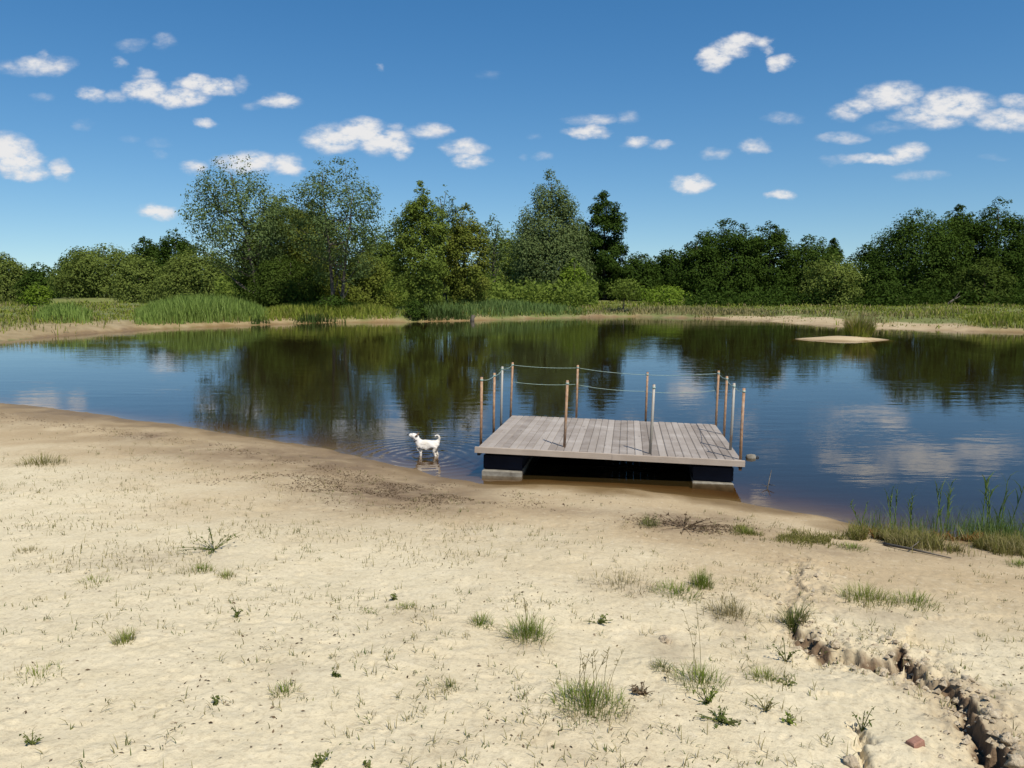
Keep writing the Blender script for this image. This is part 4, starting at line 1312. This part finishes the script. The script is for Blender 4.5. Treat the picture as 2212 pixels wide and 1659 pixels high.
def small_things():
    def b_clod(nt, p):
        co = geo_pos(nt)
        f = noise(nt, co, 22, 5, .7)
        nt.links.new(ramp(nt, f, [(.3, (.30, .22, .13)), (.6, (.50, .41, .28)), (.75, (.60, .51, .36))]), p.inputs['Base Color'])
        add_bump(nt, p, noise(nt, co, 60, 4, .7), .8, .02)
    CL = pbr('sand_clod', rough=.95, build=b_clod)
    def b_brick(nt, p):
        f = noise(nt, obj_co(nt), 30, 5, .7)
        nt.links.new(ramp(nt, f, [(.3, (.21, .095, .06)), (.7, (.34, .18, .125))]), p.inputs['Base Color'])
        add_bump(nt, p, f, .6, .01)
    BK = pbr('brick_red', rough=.9, build=b_brick)
    g = 'broken sand clods along the crack'
    for lab, X, Y, r, s in (('largest pale sand clod in the lower end of the crack', 2142, 1545, .062, 3), ('sand clod at the bottom right corner of the beach', 2200, 1655, .07, 4),
                            ('flat sand clod above the gap in the crack', 2092, 1470, .045, 5), ('small clod left of the biggest gap in the crack', 1905, 1446, .045, 6),
                            ('small sand lump lying at the upper bend of the crack', 1800, 1418, .05, 7), ('clod with dark underside on the sand below the dry strip', 1436, 1385, .055, 8),
                            ('round clod inside the crack above the largest clod', 2068, 1512, .042, 9), ('clod against the crack wall beside the corner clod', 2178, 1600, .05, 10)):
        lump('sand_clod', lab, 'clod', X, Y, r * .72, CL, s, .6, g, amp=.5, sink=.36)
    p = on(1975, 1608)
    V = np.array([(-.040, -.024, -.006), (.036, -.027, -.006), (.043, .022, -.006), (-.030, .026, -.006), (-.036, -.021, .022), (.028, -.024, .027), (.036, .016, .021), (-.026, .022, .016),
                  (-.030, -.015, .0275), (.022, -.018, .0315), (.028, .010, .027), (-.020, .015, .022)])
    bo = link('brick_piece', mesh_np('brick_piece', V, quads=[(0, 3, 2, 1), (0, 1, 5, 4), (1, 2, 6, 5), (2, 3, 7, 6), (3, 0, 4, 7), (4, 5, 9, 8), (5, 6, 10, 9), (6, 7, 11, 10), (7, 4, 8, 11), (8, 9, 10, 11)]), BK)
    bo.location = p
    bo.rotation_euler = (.12, -.10, .5)
    tag(bo, 'small red brick piece lying on the sand right of the small crack', 'brick')
    lump('sand_clod', 'tan sand clod by the small crack at the bottom edge', 'clod', 1838, 1650, .036, CL, 14, .5, g)
    # rubble round the crack, too many to count
    rng = np.random.default_rng(41)
    V, Q, o = [], [], 0
    cr = CRACK
    for i in range(520):
        t = rng.uniform(0, len(cr) - 1.001)
        a = int(t)
        q = cr[a] * (1 - t + a) + cr[a + 1] * (t - a) + rng.normal(0, .09, 2)
        r = .006 + .018 * rng.random() ** 3
        D = np.array([(1, 0, 0), (0, 1, 0), (-1, 0, 0), (0, -1, 0), (.2, .1, .8), (0, 0, -.6)], float) * rng.uniform(.7, 1.2, (6, 1))
        P = D * r + [q[0], q[1], zt(q[0], q[1]) + r * .3]
        V.append(P)
        Q += [(o, o + 1, o + 4), (o + 1, o + 2, o + 4), (o + 2, o + 3, o + 4), (o + 3, o, o + 4), (o + 1, o, o + 5), (o + 2, o + 1, o + 5), (o + 3, o + 2, o + 5), (o, o + 3, o + 5)]
        o += 6
    tag(link('sand_rubble', mesh_np('sand_rubble', np.vstack(V), tris=np.array(Q)), CL), 'crumbled sand bits along the broken bank edge', 'rubble', kind='stuff')
    # branch on the sand, right
    a, m, b = on(1910, 1178), on(1965, 1192), on(2055, 1208)
    root = empty('branch', tuple(a))
    tag(root, 'thin dark branch lying on the sand below the rushes', 'branch')
    mb = MB()
    mb.tube([(0, 0, .015), m - a + [0, 0, .03], b - a + [0, 0, .012]], [.016, .012, .005], k=6)
    mb.build('stick', BARK, root, smooth=True)
    mb = MB()
    mb.tube([m - a + [0, 0, .03], m - a + [.12, .1, .05], m - a + [.2, .22, .03]], [.007, .005, .003], k=5)
    mb.build('twig', BARK, root, smooth=True)
    # stick in the water near the raft
    a = gz(1655, 1056, 0)
    root = empty('dead_branch', (a[0], a[1], zt(a[0], a[1])))
    tag(root, 'dark twig poking out of the water right of the raft', 'branch')
    mb = MB()
    zz = -root.location.z
    mb.tube([(0, 0, -.02), (.03, .03, zz + .02), (.16, .3, zz + .17)], [.009, .008, .004], k=6)
    mb.build('stick', BARK, root, smooth=True)
    mb = MB()
    mb.tube([(.03, .03, zz + .02), (-.05, .02, zz + .05)], [.006, .003], k=5)
    mb.tube([(.05, .06, zz + .04), (.10, -.02, zz + .05)], [.006, .003], k=5)
    mb.build('twig', BARK, root, smooth=True)
    # mooring float off the raft's near right corner
    a = gz(1622, 989, 0)
    root = empty('mooring_float', (a[0], a[1], -.03))
    tag(root, 'small pale float on the water off the near right corner of the raft', 'float')
    mb = MB()
    mb.tube([(-.075, 0, .035), (-.06, 0, .035), (0, 0, .035), (.06, 0, .035), (.075, 0, .035)], [.012, .045, .055, .045, .012], k=12)
    mb.build('float_body', BAND, root, smooth=True)
    mb = MB()
    mb.tube([(.077, 0, .035), (.10, 0, .05), (.12, .01, .03), (.10, .02, -.02)], .009, k=6)
    mb.build('float_ring', BEAM, root, smooth=True)
small_things()

# ------------------------------------------------------------------ sky, sun, camera
EL, AZX, AZY = math.radians(57), .50, -.87
CLOUDS = [(95, 140, 55, 18, .75), (35, 148, 45, 14, .5), (92, 117, 12, 9, .4), (280, 100, 32, 10, .38), (355, 90, 24, 15, .45), (258, 133, 12, 9, .45), (312, 163, 24, 15, .6),
          (198, 206, 30, 13, .7), (250, 207, 22, 11, .5), (318, 196, 46, 21, 1), (385, 213, 60, 17, 1), (415, 180, 34, 15, .95), (465, 191, 42, 15, .95), (522, 180, 20, 13, .45),
          (602, 219, 40, 13, .9), (545, 229, 22, 9, .3), (442, 268, 26, 9, .75), (95, 212, 22, 9, .3), (175, 267, 24, 11, .33), (2, 322, 62, 30, 1), (38, 350, 55, 25, 1), (55, 374, 52, 14, .9),
          (130, 366, 24, 17, .75), (725, 300, 58, 26, 1), (775, 288, 62, 28, 1.05), (828, 306, 56, 24, 1), (868, 324, 24, 18, .95), (926, 285, 40, 14, .75), (858, 274, 16, 9, .55),
          (1003, 320, 44, 16, .85), (1016, 346, 32, 14, .85), (420, 362, 26, 13, .75), (540, 352, 72, 20, 1), (618, 358, 32, 20, 1), (338, 458, 40, 14, 1), (820, 143, 9, 7, .45), (1060, 162, 24, 8, .22),
          (350, 308, 24, 9, .25), (352, 332, 18, 9, .28), (285, 303, 22, 8, .22), (1545, 126, 32, 23, 1), (1575, 105, 36, 22, 1), (1605, 84, 38, 15, 1), (1648, 90, 18, 13, .8), (1660, 104, 9, 14, .55),
          (1686, 136, 25, 16, .95), (1275, 259, 54, 11, .62), (1270, 285, 44, 12, .9), (1360, 254, 22, 10, .45), (1378, 307, 26, 11, .75), (1425, 315, 20, 9, .6), (1692, 255, 40, 11, .42),
          (1828, 242, 32, 16, .65), (1862, 226, 30, 15, .7), (1925, 205, 64, 22, .92), (1938, 188, 34, 14, .6), (2062, 224, 76, 28, 1), (2000, 246, 62, 18, .85), (2035, 264, 46, 15, .75), (2192, 220, 38, 15, .65),
          (2185, 258, 84, 19, .85), (1820, 297, 42, 11, .6), (1900, 343, 78, 11, .85), (1962, 326, 42, 15, .85), (1990, 379, 48, 10, .42), (1800, 347, 28, 8, .28), (1545, 333, 32, 11, .48), (1630, 317, 30, 13, .62),
          (1493, 398, 36, 17, 1), (1687, 423, 28, 11, .95), (1175, 340, 18, 10, .42), (1130, 343, 13, 7, .25), (1155, 298, 13, 7, .25), (1930, 275, 60, 10, .3), (2145, 343, 30, 6, .2)]

def build_sky():
    w = bpy.data.worlds.new('World')
    SC.world = w
    w.use_nodes = True
    nt = w.node_tree
    nt.nodes.clear()
    out = nt.nodes.new('ShaderNodeOutputWorld')
    sky = N(nt, 'ShaderNodeTexSky', sky_type='NISHITA', sun_disc=False, sun_elevation=EL, sun_rotation=math.atan2(AZX, AZY), altitude=0, air_density=AIR, dust_density=DUST, ozone_density=OZ)
    up = N(nt, 'ShaderNodeVectorMath', operation='ADD')
    up.inputs[1].default_value = (0, 0, SKY_UP)
    nt.links.new(N(nt, 'ShaderNodeTexCoord').outputs['Generated'], up.inputs[0])
    nm = N(nt, 'ShaderNodeVectorMath', operation='NORMALIZE')
    nt.links.new(up.outputs[0], nm.inputs[0])
    nt.links.new(nm.outputs[0], sky.inputs['Vector'])
    hs = N(nt, 'ShaderNodeHueSaturation', inp={'Saturation': SKY_SAT, 'Value': SKY_VAL})
    nt.links.new(sky.outputs[0], hs.inputs['Color'])
    bg = N(nt, 'ShaderNodeBackground', inp={'Strength': SKY_STR})
    nt.links.new(hs.outputs[0], bg.inputs[0])
    co = N(nt, 'ShaderNodeTexCoord').outputs['Generated']
    sp = N(nt, 'ShaderNodeSeparateXYZ')
    nt.links.new(co, sp.inputs[0])
    y = mth(nt, 'MAXIMUM', sp.outputs[1], .02)
    cb = N(nt, 'ShaderNodeCombineXYZ')
    nt.links.new(mth(nt, 'DIVIDE', sp.outputs[0], y), cb.inputs[0])
    nt.links.new(mth(nt, 'DIVIDE', sp.outputs[2], y), cb.inputs[1])
    # clouds drift in air: warp their outlines, then gather the puffs
    nz = N(nt, 'ShaderNodeTexNoise', inp={'Scale': 24.0, 'Detail': 6.0, 'Roughness': .6})
    mp = N(nt, 'ShaderNodeMapping', inp={'Scale': (.8, 1.5, 1)})
    nt.links.new(cb.outputs[0], mp.inputs[0])
    nt.links.new(mp.outputs[0], nz.inputs['Vector'])
    wv = N(nt, 'ShaderNodeVectorMath', operation='MULTIPLY_ADD')
    nt.links.new(nz.outputs['Color'], wv.inputs[0])
    wv.inputs[1].default_value = (.046, .022, 0)
    wv.inputs[2].default_value = (-.023, -.011, 0)
    ad = N(nt, 'ShaderNodeVectorMath', operation='ADD')
    nt.links.new(wv.outputs[0], ad.inputs[0])
    nt.links.new(cb.outputs[0], ad.inputs[1])
    p = ad.outputs[0]
    acc = None
    for X, Y, rx, ry, s in CLOUDS:
        d = ray(X, Y)
        px, pz = d[0] / d[1], d[2] / d[1]
        kx, kz = 1 / (rx * 1.34 / F), 1 / (ry * 1.42 / F)
        a = N(nt, 'ShaderNodeVectorMath', operation='MULTIPLY_ADD')
        nt.links.new(p, a.inputs[0])
        a.inputs[1].default_value = (kx, kz, 0)
        a.inputs[2].default_value = (-px * kx, -pz * kz, 0)
        dt = N(nt, 'ShaderNodeVectorMath', operation='DOT_PRODUCT')
        nt.links.new(a.outputs[0], dt.inputs[0])
        nt.links.new(a.outputs[0], dt.inputs[1])
        f = mth(nt, 'MULTIPLY_ADD', dt.outputs['Value'], -s, s)
        acc = f if acc is None else mth(nt, 'MAXIMUM', acc, f)
    acc = mth(nt, 'MAXIMUM', acc, 0)
    fine = N(nt, 'ShaderNodeTexNoise', inp={'Scale': 60.0, 'Detail': 5.0, 'Roughness': .62})
    nt.links.new(mp.outputs[0], fine.inputs['Vector'])
    den = mth(nt, 'MULTIPLY', acc, mth(nt, 'MULTIPLY_ADD', fine.outputs['Fac'], 2.6, -.38))
    mr = N(nt, 'ShaderNodeMapRange', interpolation_type='SMOOTHSTEP', inp={'From Min': .0, 'From Max': 1.0})
    nt.links.new(den, mr.inputs[0])
    alpha = mth(nt, 'MULTIPLY', mth(nt, 'MULTIPLY', mr.outputs[0], .96), mth(nt, 'GREATER_THAN', sp.outputs[1], .05))
    cc = ramp(nt, mth(nt, 'MULTIPLY', acc, mth(nt, 'MULTIPLY_ADD', nz.outputs['Fac'], 1.3, .35)), [(.0, (.60, .65, .74)), (.4, (.72, .73, .77)), (.8, (.84, .83, .825))])
    b2 = N(nt, 'ShaderNodeBackground', inp={'Strength': CLOUD_STR})
    nt.links.new(cc, b2.inputs[0])
    mx = N(nt, 'ShaderNodeMixShader')
    nt.links.new(alpha, mx.inputs[0])
    nt.links.new(bg.outputs[0], mx.inputs[1])
    nt.links.new(b2.outputs[0], mx.inputs[2])
    nt.links.new(mx.outputs[0], out.inputs[0])
    w.cycles.sampling_method = 'MANUAL'
    w.cycles.sample_map_resolution = 512
    s = bpy.data.lights.new('sun', 'SUN')
    s.energy = SUN
    s.angle = math.radians(.53)
    s.color = (1.0, .955, .87)
    so = bpy.data.objects.new('sun', s)
    COL.objects.link(so)
    v = Vector((AZX, AZY, 0)).normalized() * math.cos(EL) + Vector((0, 0, math.sin(EL)))
    so.rotation_euler = (-v).to_track_quat('-Z', 'Y').to_euler()
    so.location = (20, -40, 60)

SKY_STR, SKY_SAT, SKY_VAL, CLOUD_STR, SUN = .078, 1.34, 1.0, .70, 4.0
SKY_UP, AIR, DUST, OZ = .06, 1.12, .1, 2.7
build_sky()

cam = bpy.data.cameras.new('camera')
cam.sensor_fit = 'HORIZONTAL'
cam.sensor_width = 36
cam.lens = 36 * F / 2212
cam.clip_start, cam.clip_end = .05, 8000
co = bpy.data.objects.new('camera', cam)
COL.objects.link(co)
co.location = (0, 0, H)
co.rotation_euler = (math.pi / 2 - PITCH, 0, 0)
SC.camera = co
vs = SC.view_settings
vs.view_transform, vs.look, vs.gamma, vs.exposure = 'Standard', 'None', 1.0, .52
SC.render.engine = 'CYCLES'
SC.cycles.max_bounces = 8
SC.cycles.diffuse_bounces = 3
SC.cycles.transparent_max_bounces = 8
SC.cycles.volume_bounces = 0
SC.cycles.use_denoising = True
SC.cycles.sample_clamp_indirect = 6
print('tree leaves', TREE_FACES[0])
